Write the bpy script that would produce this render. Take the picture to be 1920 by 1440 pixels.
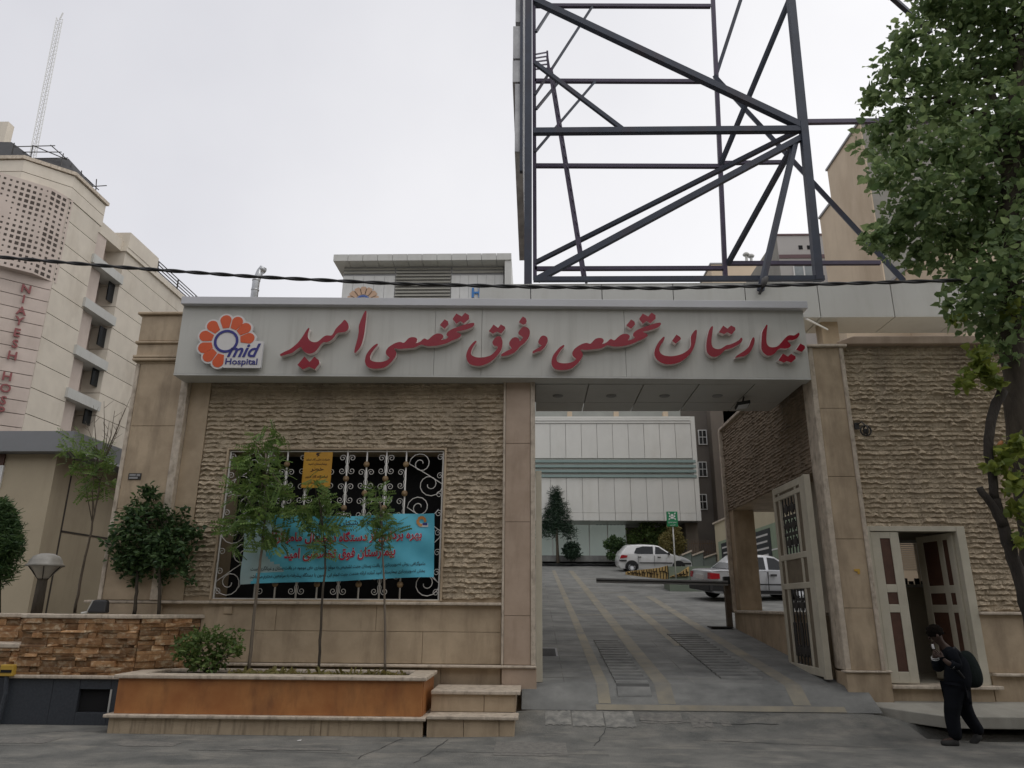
import bpy, bmesh, math, random, unicodedata
import numpy as np
from mathutils import Vector, Matrix

for o in list(bpy.data.objects): bpy.data.objects.remove(o)
SC = bpy.context.scene
COL = SC.collection
R = math.radians

# ------------------------------------------------------------------ camera
F_PX, PITCH, ROLL, YAW, CAM_H = 1360.0, R(17.0), R(0.39), R(1.8), 1.7
_F = np.array([-math.sin(YAW)*math.cos(PITCH), math.cos(YAW)*math.cos(PITCH), math.sin(PITCH)])
_R0 = np.array([math.cos(YAW), math.sin(YAW), 0.0]); _U0 = np.cross(_R0, _F)
_R = _R0*math.cos(ROLL)+_U0*math.sin(ROLL); _U = -_R0*math.sin(ROLL)+_U0*math.cos(ROLL)
cd = bpy.data.cameras.new('camera'); cam = bpy.data.objects.new('camera', cd); COL.objects.link(cam)
cd.sensor_width = 36.0; cd.lens = F_PX/1920*36.0; cd.clip_end = 3000; cd.clip_start = 0.05
cam.matrix_world = Matrix(((_R[0], _U[0], -_F[0], 0), (_R[1], _U[1], -_F[1], 0), (_R[2], _U[2], -_F[2], CAM_H), (0, 0, 0, 1)))
SC.camera = cam

# ------------------------------------------------------------------ world: overcast sky
W = bpy.data.worlds.new('World'); SC.world = W; W.use_nodes = True
nt = W.node_tree; nt.nodes.clear()
wout = nt.nodes.new('ShaderNodeOutputWorld'); add = nt.nodes.new('ShaderNodeAddShader')
bg1 = nt.nodes.new('ShaderNodeBackground'); bg2 = nt.nodes.new('ShaderNodeBackground')
sky = nt.nodes.new('ShaderNodeTexSky'); sky.sky_type = 'NISHITA'; sky.sun_disc = False
SUN_EL, SUN_AZ = R(66), R(125)
sky.sun_elevation = SUN_EL; sky.sun_rotation = SUN_AZ
hs = nt.nodes.new('ShaderNodeHueSaturation'); hs.inputs['Saturation'].default_value = 0.12
nt.links.new(sky.outputs[0], hs.inputs['Color']); nt.links.new(hs.outputs[0], bg1.inputs[0]); bg1.inputs[1].default_value = 0.05
tc = nt.nodes.new('ShaderNodeTexCoord')
no = nt.nodes.new('ShaderNodeTexNoise'); no.inputs['Scale'].default_value = 1.9; no.inputs['Detail'].default_value = 6; no.inputs['Roughness'].default_value = 0.5
nt.links.new(tc.outputs['Generated'], no.inputs['Vector'])
sx = nt.nodes.new('ShaderNodeSeparateXYZ'); nt.links.new(tc.outputs['Generated'], sx.inputs[0])
def wmath(op, a, b):
    n = nt.nodes.new('ShaderNodeMath'); n.operation = op
    for i, v in enumerate((a, b)):
        if isinstance(v, (int, float)): n.inputs[i].default_value = v
        else: nt.links.new(v, n.inputs[i])
    return n.outputs[0]
t = wmath('MULTIPLY', sx.outputs[0], 0.75)
t = wmath('ADD', t, wmath('MULTIPLY', sx.outputs[2], -0.30))
t = wmath('ADD', t, wmath('MULTIPLY', wmath('SUBTRACT', no.outputs[0], 0.5), 0.95))
t = wmath('ADD', t, 0.62)
cr = nt.nodes.new('ShaderNodeValToRGB'); nt.links.new(t, cr.inputs[0])
cr.color_ramp.elements[0].position = 0.0; cr.color_ramp.elements[0].color = (0.54, 0.54, 0.585, 1)
cr.color_ramp.elements[1].position = 1.0; cr.color_ramp.elements[1].color = (0.87, 0.86, 0.87, 1)
nt.links.new(cr.outputs[0], bg2.inputs[0]); bg2.inputs[1].default_value = 0.88
nt.links.new(bg1.outputs[0], add.inputs[0]); nt.links.new(bg2.outputs[0], add.inputs[1]); nt.links.new(add.outputs[0], wout.inputs[0])

sl = bpy.data.lights.new('sun', 'SUN'); sl.energy = 0.55; sl.angle = R(30); sl.color = (1.0, 0.97, 0.92)
so = bpy.data.objects.new('sun', sl); COL.objects.link(so)
_sd = Vector((math.sin(SUN_AZ)*math.cos(SUN_EL), math.cos(SUN_AZ)*math.cos(SUN_EL), math.sin(SUN_EL)))
so.rotation_euler = _sd.to_track_quat('Z', 'Y').to_euler(); so.location = (0, 0, 40)

vs = SC.view_settings; vs.view_transform = 'Standard'; vs.look = 'None'; vs.gamma = 1; vs.exposure = 0.14

# ------------------------------------------------------------------ pixel -> world helpers (photo is 1920 x 1440)
_C = np.array([0, 0, CAM_H])
def _ray(px, py): return _F+_R*(px-960)/F_PX-_U*(py-720)/F_PX
def P(px, py, Y):
    d = _ray(px, py); return Vector(_C+d*(Y/d[1]))
def PX(px, py, X):
    d = _ray(px, py); return Vector(_C+d*(X/d[0]))
def PZ(px, py, Z):
    d = _ray(px, py); return Vector(_C+d*((Z-CAM_H)/d[2]))
def PN(px, py, p0, n):
    d = _ray(px, py); n = np.array(n); p0 = np.array(p0)
    return Vector(_C+d*(np.dot(p0-_C, n)/np.dot(d, n)))

# ------------------------------------------------------------------ mesh builder
LOCAL = set()   # things whose parts are modelled in the thing's own coordinates
class MB:
    def __init__(s): s.v = []; s.f = []; s.m = []; s.mi = 0
    def add(s, vs, fs, mi=None):
        b = len(s.v); s.v.extend([tuple(p) for p in vs])
        for f in fs: s.f.append([b+i for i in f]); s.m.append(s.mi if mi is None else mi)
        return s
    def box(s, x0, x1, y0, y1, z0, z1, mi=None):
        v = [(x0, y0, z0), (x1, y0, z0), (x1, y1, z0), (x0, y1, z0), (x0, y0, z1), (x1, y0, z1), (x1, y1, z1), (x0, y1, z1)]
        return s.add(v, [(0, 3, 2, 1), (4, 5, 6, 7), (0, 1, 5, 4), (1, 2, 6, 5), (2, 3, 7, 6), (3, 0, 4, 7)], mi)
    def hexa(s, b, t, mi=None):   # 4 bottom pts, 4 top pts (ccw)
        return s.add(list(b)+list(t), [(3, 2, 1, 0), (4, 5, 6, 7), (0, 1, 5, 4), (1, 2, 6, 5), (2, 3, 7, 6), (3, 0, 4, 7)], mi)
    def prism(s, poly, off, mi=None, side=None):   # polygon points + offset vector
        n = len(poly); off = Vector(off); p = [Vector(q) for q in poly]
        b = len(s.v); s.v.extend([tuple(q) for q in p]+[tuple(q+off) for q in p])
        m0 = s.mi if mi is None else mi; m1 = m0 if side is None else side
        s.f.append([b+i for i in range(n)]); s.m.append(m0)
        s.f.append([b+n+i for i in reversed(range(n))]); s.m.append(m1)
        for i in range(n):
            j = (i+1) % n; s.f.append([b+i, b+n+i, b+n+j, b+j]); s.m.append(m1)
        return s
    def bar(s, a, b, w, h=None, mi=None, up=(0, 0, 1)):   # square beam between two points
        a = Vector(a); b = Vector(b); h = h or w; d = (b-a).normalized(); u = Vector(up)
        if abs(d.dot(u)) > 0.98: u = Vector((0, 1, 0))
        x = d.cross(u).normalized()*w/2; y = x.cross(d).normalized()*h/2
        return s.hexa([a-x-y, a+x-y, a+x+y, a-x+y], [b-x-y, b+x-y, b+x+y, b-x+y], mi)
    def tube(s, path, r, n=8, cap=True, mi=None):
        path = [Vector(p) for p in path]; k = len(path)
        rr = r if hasattr(r, '__len__') else [r]*k
        vs = []; fs = []; nrm = None
        for i in range(k):
            d = (path[min(i+1, k-1)]-path[max(i-1, 0)])
            d = d.normalized() if d.length > 1e-9 else Vector((0, 0, 1))
            if nrm is None:
                nrm = d.orthogonal().normalized()
            nrm = (nrm-d*nrm.dot(d)); nrm = nrm.normalized() if nrm.length > 1e-6 else d.orthogonal().normalized()
            bt = d.cross(nrm)
            for j in range(n):
                a = 2*math.pi*j/n; vs.append(path[i]+(nrm*math.cos(a)+bt*math.sin(a))*rr[i])
        for i in range(k-1):
            for j in range(n):
                fs.append((i*n+j, i*n+(j+1) % n, (i+1)*n+(j+1) % n, (i+1)*n+j))
        if cap: fs += [tuple(reversed(range(n))), tuple(range((k-1)*n, k*n))]
        return s.add(vs, fs, mi)
    def lathe(s, prof, c, n=16, axis='z', mi=None):   # (r,h) profile
        vs = []; fs = []; c = Vector(c)
        for r_, h in prof:
            for j in range(n):
                a = 2*math.pi*j/n; q = (r_*math.cos(a), r_*math.sin(a), h)
                if axis == 'y': q = (q[0], q[2], q[1])
                if axis == 'x': q = (q[2], q[0], q[1])
                vs.append(c+Vector(q))
        k = len(prof)
        for i in range(k-1):
            for j in range(n): fs.append((i*n+j, i*n+(j+1) % n, (i+1)*n+(j+1) % n, (i+1)*n+j))
        fs += [tuple(reversed(range(n))), tuple(range((k-1)*n, k*n))]
        return s.add(vs, fs, mi)
    def build(s, name, mats, parent=None, smooth=False, bevel=0, bseg=2):
        me = bpy.data.meshes.new(name); me.from_pydata(s.v, [], s.f)
        if not isinstance(mats, (list, tuple)): mats = [mats]
        for m in mats: me.materials.append(m)
        if any(s.m): me.polygons.foreach_set('material_index', s.m)
        if smooth: me.polygons.foreach_set('use_smooth', [True]*len(me.polygons))
        me.update()
        bm = bmesh.new(); bm.from_mesh(me); bmesh.ops.recalc_face_normals(bm, faces=bm.faces)
        if bevel: bmesh.ops.bevel(bm, geom=list(bm.edges), offset=bevel, segments=bseg, affect='EDGES', profile=0.5, clamp_overlap=True)
        bm.to_mesh(me); bm.free()
        o = bpy.data.objects.new(name, me); COL.objects.link(o)
        if parent is not None:
            o.parent = parent
            if parent.type == 'EMPTY' and parent.name not in LOCAL: o.matrix_parent_inverse = Matrix.Translation(-Vector(parent.location))
        return o

def tag(o, label, cat, group=None):
    o['label'] = label; o['category'] = cat
    if group: o['group'] = group
    return o
def thing(name, label, cat, loc=(0, 0, 0), group=None):
    o = bpy.data.objects.new(name, None); o.empty_display_size = 0.2; COL.objects.link(o); o.location = loc
    return tag(o, label, cat, group)
def struct(o): o['kind'] = 'structure'; return o

# ------------------------------------------------------------------ materials
def mat(name, c1, c2=None, scale=4.0, rough=0.8, bump=0.0, bscale=40.0, metal=0.0, stain=None, stretch=(1, 1, 1), detail=6, stain_amt=0.5, stain_scale=(1.5, 1.5, 0.25), spec=0.4, island=0.0, coat=0.0):
    m = bpy.data.materials.new(name); m.use_nodes = True; n = m.node_tree.nodes; l = m.node_tree.links
    b = n['Principled BSDF']; b.inputs['Roughness'].default_value = rough; b.inputs['Metallic'].default_value = metal
    b.inputs['Specular IOR Level'].default_value = spec; b.inputs['Coat Weight'].default_value = coat
    c1 = (*c1, 1)
    if c2 is None: c2 = tuple(min(1, x*0.82) for x in c1[:3])
    tcn = n.new('ShaderNodeTexCoord'); mp = n.new('ShaderNodeMapping'); mp.inputs['Scale'].default_value = stretch
    l.new(tcn.outputs['Object'], mp.inputs[0])
    no = n.new('ShaderNodeTexNoise'); no.inputs['Scale'].default_value = scale; no.inputs['Detail'].default_value = detail; no.inputs['Roughness'].default_value = 0.6
    l.new(mp.outputs[0], no.inputs['Vector'])
    ra = n.new('ShaderNodeMapRange'); ra.inputs[1].default_value = 0.33; ra.inputs[2].default_value = 0.67; l.new(no.outputs[0], ra.inputs[0])
    mx = n.new('ShaderNodeMix'); mx.data_type = 'RGBA'; l.new(ra.outputs[0], mx.inputs[0]); mx.inputs[6].default_value = c1; mx.inputs[7].default_value = (*c2[:3], 1)
    col = mx.outputs[2]
    if stain:
        mp2 = n.new('ShaderNodeMapping'); mp2.inputs['Scale'].default_value = stain_scale; l.new(tcn.outputs['Object'], mp2.inputs[0])
        n2 = n.new('ShaderNodeTexNoise'); n2.inputs['Scale'].default_value = 1.0; n2.inputs['Detail'].default_value = 7; n2.inputs['Roughness'].default_value = 0.65; l.new(mp2.outputs[0], n2.inputs['Vector'])
        r2 = n.new('ShaderNodeMapRange'); r2.inputs[1].default_value = 0.50; r2.inputs[2].default_value = 0.72; r2.inputs[4].default_value = stain_amt; l.new(n2.outputs[0], r2.inputs[0])
        m2 = n.new('ShaderNodeMix'); m2.data_type = 'RGBA'; l.new(r2.outputs[0], m2.inputs[0]); l.new(col, m2.inputs[6]); m2.inputs[7].default_value = (*stain, 1); col = m2.outputs[2]
    if island:
        g = n.new('ShaderNodeNewGeometry'); h = n.new('ShaderNodeHueSaturation'); l.new(col, h.inputs['Color'])
        mr = n.new('ShaderNodeMapRange'); mr.inputs[3].default_value = 1-island; mr.inputs[4].default_value = 1+island; l.new(g.outputs['Random Per Island'], mr.inputs[0]); l.new(mr.outputs[0], h.inputs['Value']); col = h.outputs[0]
    l.new(col, b.inputs['Base Color'])
    if bump:
        n3 = n.new('ShaderNodeTexNoise'); n3.inputs['Scale'].default_value = bscale; n3.inputs['Detail'].default_value = 8; l.new(mp.outputs[0], n3.inputs['Vector'])
        bp = n.new('ShaderNodeBump'); bp.inputs['Strength'].default_value = bump; bp.inputs['Distance'].default_value = 0.02; l.new(n3.outputs[0], bp.inputs['Height']); l.new(bp.outputs[0], b.inputs['Normal'])
    return m
def leafmat(name, c1, c2, trans=0.35):
    m = bpy.data.materials.new(name); m.use_nodes = True; n = m.node_tree.nodes; l = m.node_tree.links
    b = n['Principled BSDF']; out = n['Material Output']; b.inputs['Roughness'].default_value = 0.5; b.inputs['Specular IOR Level'].default_value = 0.35
    g = n.new('ShaderNodeNewGeometry'); cr = n.new('ShaderNodeValToRGB'); l.new(g.outputs['Random Per Island'], cr.inputs[0])
    cr.color_ramp.elements[0].color = (*c1, 1); cr.color_ramp.elements[1].color = (*c2, 1)
    l.new(cr.outputs[0], b.inputs['Base Color'])
    tr = n.new('ShaderNodeBsdfTranslucent'); hs_ = n.new('ShaderNodeHueSaturation'); hs_.inputs['Value'].default_value = 1.6; hs_.inputs['Hue'].default_value = 0.48; l.new(cr.outputs[0], hs_.inputs['Color']); l.new(hs_.outputs[0], tr.inputs[0])
    ms = n.new('ShaderNodeMixShader'); ms.inputs[0].default_value = trans; l.new(b.outputs[0], ms.inputs[1]); l.new(tr.outputs[0], ms.inputs[2]); l.new(ms.outputs[0], out.inputs[0])
    return m
def plain(name, c, rough=0.5, metal=0.0, spec=0.5, coat=0.0): return mat(name, c, tuple(x*0.92 for x in c), 3.0, rough, 0, metal=metal, spec=spec, coat=coat)

M = dict(
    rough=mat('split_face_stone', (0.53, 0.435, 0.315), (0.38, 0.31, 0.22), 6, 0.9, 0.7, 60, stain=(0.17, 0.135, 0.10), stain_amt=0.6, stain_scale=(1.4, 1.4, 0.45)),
    roughdark=mat('split_face_stone_inner', (0.30, 0.235, 0.17), (0.20, 0.155, 0.11), 7, 0.9, 0.5, 60, stain=(0.15, 0.12, 0.085), stain_amt=0.6),  # split-face stone copy, darkened to paint in the shade along the drive
    trav=mat('travertine', (0.51, 0.40, 0.275), (0.37, 0.285, 0.192), 2.2, 0.6, 0.15, 80, stain=(0.20, 0.15, 0.10), stain_amt=0.72, stain_scale=(3, 3, 0.6)),
    travpink=mat('travertine_pinkish', (0.47, 0.36, 0.275), (0.38, 0.285, 0.21), 2.5, 0.55, 0.12, 80, stain=(0.25, 0.18, 0.13), stain_amt=0.5, stain_scale=(4, 4, 0.8)),
    moulding=mat('pale_stone_moulding', (0.60, 0.52, 0.42), (0.44, 0.37, 0.29), 9, 0.6, 0.15, 90, stain=(0.14, 0.11, 0.08), stain_amt=0.7, stain_scale=(9, 9, 4)),
    orange=mat('orange_stone_panel', (0.47, 0.215, 0.075), (0.33, 0.125, 0.042), 1.6, 0.5, 0.08, 60, stain=(0.19, 0.085, 0.04), stain_amt=0.75, stain_scale=(3.0, 3, 1.0)),
    granite=mat('dark_granite', (0.055, 0.062, 0.072), (0.04, 0.045, 0.055), 30, 0.35, 0.02, 120),
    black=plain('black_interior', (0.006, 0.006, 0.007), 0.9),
    acp=mat('grey_composite_panel', (0.52, 0.515, 0.475), (0.48, 0.475, 0.435), 0.9, 0.42, 0.0, stain=(0.36, 0.345, 0.31), stain_amt=0.5, stain_scale=(7, 7, 0.35)),
    acp2=mat('silver_composite_panel', (0.50, 0.50, 0.47), (0.46, 0.455, 0.43), 0.7, 0.42, 0.0, stain=(0.36, 0.35, 0.31), stain_amt=0.35, stain_scale=(3, 3, 0.5)),
    acpcap=mat('grey_metal_capping', (0.55, 0.55, 0.57), (0.50, 0.50, 0.51), 1.0, 0.4),
    red=mat('red_acrylic', (0.27, 0.012, 0.026), (0.23, 0.010, 0.021), 2, 0.25, 0),
    letterside=mat('letter_return_metal', (0.78, 0.70, 0.67), (0.7, 0.62, 0.59), 5, 0.4),
    lorange=plain('logo_orange', (0.62, 0.095, 0.022), 0.35), lblue=plain('logo_blue', (0.03, 0.03, 0.20), 0.35), lwhite=plain('logo_white', (0.66, 0.64, 0.62), 0.4),
    steel=mat('painted_billboard_steel', (0.034, 0.043, 0.066), (0.024, 0.030, 0.046), 3, 0.5, 0.03, 30, stain=(0.055, 0.034, 0.04), stain_amt=0.7),
    steel2=mat('purple_primed_steel', (0.062, 0.046, 0.085), (0.042, 0.032, 0.058), 3, 0.5, 0.03, 30),
    whitepaint=mat('cream_gate_paint', (0.56, 0.52, 0.42), (0.47, 0.435, 0.345), 3, 0.5, 0.03, 30, stain=(0.33, 0.30, 0.24), stain_amt=0.35),
    grille=plain('white_grille_iron', (0.66, 0.64, 0.60), 0.45), bronze=mat('bronze_rosette', (0.27, 0.18, 0.085), (0.16, 0.10, 0.05), 14, 0.5, 0.3, 60),
    brown=mat('brown_infill_panel', (0.105, 0.05, 0.033), (0.075, 0.036, 0.025), 8, 0.55),
    iron=plain('dark_wrought_iron', (0.03, 0.027, 0.024), 0.6),
    bark=mat('bark', (0.085, 0.07, 0.052), (0.045, 0.037, 0.028), 9, 0.95, 0.9, 30, stretch=(1, 1, 0.25)),
    barkpale=mat('pale_bark', (0.19, 0.155, 0.12), (0.12, 0.10, 0.075), 12, 0.9, 0.5, 40, stretch=(1, 1, 0.3)),
    leaf=leafmat('poplar_leaf', (0.07, 0.125, 0.045), (0.22, 0.30, 0.13), .45), leafy=leafmat('young_yellow_leaf', (0.11, 0.16, 0.03), (0.20, 0.24, 0.05), 0.45),
    leafdark=leafmat('dark_glossy_leaf', (0.022, 0.055, 0.02), (0.085, 0.145, 0.05), 0.3), leaflocust=leafmat('feathery_leaf', (0.075, 0.145, 0.035), (0.18, 0.265, 0.075)),
    leafbush=leafmat('bush_leaf', (0.06, 0.11, 0.028), (0.14, 0.20, 0.06)), leafgold=leafmat('golden_bush_leaf', (0.16, 0.15, 0.045), (0.27, 0.23, 0.09)),
    needle=leafmat('conifer_needle', (0.012, 0.03, 0.018), (0.03, 0.058, 0.03), 0.15),
    soil=mat('planter_soil', (0.06, 0.045, 0.03), (0.035, 0.026, 0.018), 20, 1.0, 0.6, 60),
    rubber=plain('tyre_rubber', (0.012, 0.012, 0.012), 0.85), glass=plain('tinted_car_glass', (0.012, 0.014, 0.016), 0.12, spec=0.3),
    carwhite=plain('white_car_paint', (0.72, 0.72, 0.71), 0.28, coat=0.6), carsilver=plain('silver_car_paint', (0.50, 0.51, 0.53), 0.3, metal=0.35, coat=0.6), plastic=plain('black_plastic', (0.022, 0.022, 0.023), 0.55),
    lampred=plain('red_lamp', (0.36, 0.014, 0.02), 0.2), lampclear=plain('clear_lamp', (0.62, 0.63, 0.65), 0.15), alloy=plain('alloy_rim', (0.45, 0.46, 0.47), 0.35, metal=0.6),
    white=plain('white_paint', (0.74, 0.74, 0.72), 0.5), grey=plain('grey_paint', (0.28, 0.28, 0.28), 0.6),
)

# ------------------------------------------------------------------ text helpers
_FORMS = {}
for _cp in list(range(0xFB50, 0xFDFF))+list(range(0xFE70, 0xFEFD)):
    _d = unicodedata.decomposition(chr(_cp)).split()
    if len(_d) == 2: _FORMS.setdefault(chr(int(_d[1], 16)), {})[_d[0].strip('<>')] = chr(_cp)
    if len(_d) == 3 and _d[1:] == ['0644', '0627']: _FORMS.setdefault('LA', {})[_d[0].strip('<>')] = chr(_cp)
def shape(s):
    out = []; s = s.replace('ی', '\u06cc').replace('ک', '\u06a9')
    nj = set('اآأدذرزژو')
    for i, c in enumerate(s):
        if c not in _FORMS: out.append(c); continue
        pv = i > 0 and s[i-1] in _FORMS and s[i-1] not in nj and 'initial' in _FORMS[s[i-1]]
        nx = i+1 < len(s) and s[i+1] in _FORMS and c not in nj
        k = 'medial' if pv and nx else 'final' if pv else 'initial' if nx else 'isolated'
        out.append(_FORMS[c].get(k, _FORMS[c].get('isolated', c)))
    # digits keep their order
    r = ''.join(reversed(out)); w = []
    for tok in r.split(' '):
        w.append(tok[::-1] if tok and all('\u06f0' <= ch <= '\u06f9' for ch in tok) else tok)
    return ' '.join(w)
def text_geo(s, bold=0.0, shear=0.0, extrude=0.0):
    c = bpy.data.curves.new('t', 'FONT'); c.body = s; c.offset = bold; c.shear = shear; c.extrude = extrude; c.resolution_u = 3
    o = bpy.data.objects.new('t', c); COL.objects.link(o)
    dg = bpy.context.evaluated_depsgraph_get(); me = bpy.data.meshes.new_from_object(o.evaluated_get(dg))
    v = np.array([q.co[:] for q in me.vertices]).reshape(-1, 3); f = [list(p.vertices) for p in me.polygons]
    bpy.data.objects.remove(o); bpy.data.curves.remove(c); bpy.data.meshes.remove(me)
    return v, f
def put_text(mb, s, o, U, V, width=None, height=None, bold=0.0, shear=0.0, depth=0.004, mi=None, align='c', fn=None):
    """s laid in the plane (U,V) with its box centred (or starting) at o; depth along U x V"""
    v, f = text_geo(s, bold, shear, 1.0)
    lo = v.min(0); hi = v.max(0); U = Vector(U); V = Vector(V); N = U.cross(V)
    if width: sc = width/(hi[0]-lo[0])
    else: sc = height/(hi[1]-lo[1])
    sy = height/(hi[1]-lo[1]) if (height and width) else sc
    cx = (lo[0]+hi[0])/2 if align == 'c' else lo[0] if align == 'l' else hi[0]
    cy = (lo[1]+hi[1])/2; o = Vector(o)
    pts = []
    for p in v:
        a = (p[0]-cx)*sc; b = (p[1]-cy)*sy; w = (p[2]+1)/2*depth
        q = o+U*a+V*b+N*w
        pts.append(fn(q) if fn else q)
    mb.add(pts, f, mi)
def smooth_poly(pts, k=3):
    n = len(pts); out = []
    for i in range(n):
        p0, p1, p2, p3 = (np.array(pts[(i+j-1) % n], float) for j in range(4))
        # keep sharp corners
        for s_ in range(k):
            t_ = s_/k
            out.append(0.5*((2*p1)+(-p0+p2)*t_+(2*p0-5*p1+4*p2-p3)*t_**2+(-p0+3*p1-3*p2+p3)*t_**3))
    return out

# ------------------------------------------------------------------ foliage helpers
def rand_rot(rng, n, tilt=1.0):
    yaw = rng.uniform(0, 2*np.pi, n); a = rng.normal(0, tilt, n); b = rng.normal(0, tilt, n)
    cz, sz, ca, sa, cb, sb = np.cos(yaw), np.sin(yaw), np.cos(a), np.sin(a), np.cos(b), np.sin(b)
    Z = np.zeros(n); O = np.ones(n)
    Rz = np.stack([cz, -sz, Z, sz, cz, Z, Z, Z, O], 1).reshape(n, 3, 3)
    Rx = np.stack([O, Z, Z, Z, ca, -sa, Z, sa, ca], 1).reshape(n, 3, 3)
    Ry = np.stack([cb, Z, sb, Z, O, Z, -sb, Z, cb], 1).reshape(n, 3, 3)
    return Rz @ Ry @ Rx
TPL = {}
TPL['heart'] = (np.array([(0, 0, 0), (0.42, 0.12, 0.10), (0.40, 0.50, 0.10), (0, 1.05, -0.12), (-0.40, 0.50, 0.10), (-0.42, 0.12, 0.10), (0, 0.45, 0)]), [(0, 1, 2, 6), (6, 2, 3), (0, 6, 4, 5), (6, 3, 4)])
TPL['oval'] = (np.array([(0, 0, 0), (0.25, 0.35, 0.06), (0.2, 0.7, 0.04), (0, 1, -0.08), (-0.2, 0.7, 0.04), (-0.25, 0.35, 0.06)]), [(0, 1, 2, 3), (0, 3, 4, 5)])
def _pinnate(n=7):
    v = []; f = []
    for i in range(n):
        t_ = (i+1)/n; y = t_; z = -0.28*t_*t_
        for sgn in (-1, 1):
            b = len(v); L = 0.26*(1-0.35*abs(t_-0.5)); w = 0.062
            v += [(0, y-w, z), (sgn*L*0.6, y-w*1.3+0.05, z-0.02), (sgn*L, y+0.06, z-0.05), (sgn*L*0.5, y+w*1.2+0.05, z-0.01)]
            f.append((b, b+1, b+2, b+3))
    return np.array(v), f
TPL['pinnate'] = _pinnate()
TPL['needle'] = (np.array([(-0.06, 0, 0), (0.06, 0, 0), (0.03, 1, -0.15), (-0.03, 1, -0.15)]), [(0, 1, 2, 3)])
def leaves(mb, pts, size, kind, rng, tilt=0.8, mi=None, svar=0.35):
    pts = np.asarray(pts); n = len(pts); T, F = TPL[kind]
    s = size*(1+rng.uniform(-svar, svar, n)); RR = rand_rot(rng, n, tilt)
    V = np.einsum('nij,kj->nki', RR, T)*s[:, None, None]+pts[:, None, :]
    k = len(T); b = len(mb.v); mb.v.extend(map(tuple, V.reshape(-1, 3)))
    for i in range(n):
        o_ = b+i*k
        for f in F: mb.f.append([o_+j for j in f]); mb.m.append(mb.mi if mi is None else mi)
def blob(rng, c, r, n, shell=0.45):
    d = rng.normal(size=(n, 3)); d /= np.linalg.norm(d, axis=1)[:, None]
    rad = rng.uniform(0, 1, n)**shell
    return np.array(c)+d*rad[:, None]*np.array(r)

# ------------------------------------------------------------------ ground
YW, YP = 12.0, 11.9          # wall face, pier face
def sm(x, a, b):
    t_ = max(0, min(1, (x-a)/(b-a))); return t_*t_*(3-2*t_)
def ground_z(x, y):
    w = sm(x, -1.5, 0.0)*(1-sm(x, 4.7, 6.2))
    a = float(np.interp(y, [10.45, 10.9, 11.2, 11.5, 11.62, 12.2], [0, .045, .130, .251, .17, 0]))
    z = w*a
    if 10.87 < y < 11.42: z -= 0.5*sm(x, 5.35, 5.75)
    return z
xs = [-600, -200, -60, -25, -16]+list(np.arange(-13, 14.01, 0.22))+[18, 30, 60, 200, 600]
ys = [-300, -60, -15, -4, 0, 3, 5, 6.5, 8]+list(np.arange(9, 10.8, 0.15))+[10.86, 10.88, 11.0, 11.1, 11.2, 11.3, 11.41, 11.43, 11.5, 11.62, 11.8, 12.0, 12.2, 13, 16, 25, 40, 80, 200, 600, 1500]
mb = MB(); nx = len(xs)
mb.v = [(x, y, ground_z(x, y)) for y in ys for x in xs]
for j in range(len(ys)-1):
    for i in range(nx-1): mb.f.append([j*nx+i, j*nx+i+1, (j+1)*nx+i+1, (j+1)*nx+i]); mb.m.append(0)
M['asphalt'] = mat('worn_asphalt', (0.205, 0.20, 0.18), (0.105, 0.107, 0.10), 1.6, 0.9, 0.9, 55, stain=(0.30, 0.28, 0.24), stain_amt=0.8, stain_scale=(1.2, 2.6, 1), detail=10)
struct(mb.build('ground', M['asphalt'], smooth=True))

def ramp_z(y):
    return 0.255+(0.57-0.255)*(y-11.5)/0.5 if y < 12 else 0.57+0.105*(y-12)
M['slab'] = mat('grey_stone_paving', (0.24, 0.24, 0.225), (0.13, 0.132, 0.126), 1.5, 0.8, 0.35, 70, stain=(0.085, 0.088, 0.086), stain_amt=0.6, stain_scale=(0.9, 3.2, 1))
M['band'] = mat('buff_paving_band', (0.28, 0.25, 0.185), (0.19, 0.182, 0.16), 2.2, 0.8, 0.15, 70, stain=(0.15, 0.135, 0.105), stain_amt=0.5)
mb = MB()
yy = [11.5, 12.0, 12.6]; 
for a, b in zip(yy[:-1], yy[1:]):
    mb.add([((-0.19 if a < 12 else -.02), a, ramp_z(a)), ((5.0 if a < 12 else 4.74), a, ramp_z(a)), ((5.0 if a < 12 else 4.74), b, ramp_z(b)), ((-0.19 if a < 12 else -.02), b, ramp_z(b))], [(0, 1, 2, 3)])
mb.add([(-0.02, 12.6, ramp_z(12.6)), (4.74, 12.6, ramp_z(12.6)), (4.74, 20, ramp_z(20)), (-0.02, 20, ramp_z(20))], [(0, 1, 2, 3)])
mb.add([(4.74, 14.4, ramp_z(14.4)), (34, 14.4, ramp_z(14.4)), (34, 20, ramp_z(20)), (4.74, 20, ramp_z(20))], [(0, 1, 2, 3)])
mb.add([(-30, 20, ramp_z(20)), (34, 20, ramp_z(20)), (34, 52, ramp_z(52)), (-30, 52, ramp_z(52))], [(0, 1, 2, 3)])
for f in range(len(mb.f)): pass
struct(mb.build('driveway', M['slab']))
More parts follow.
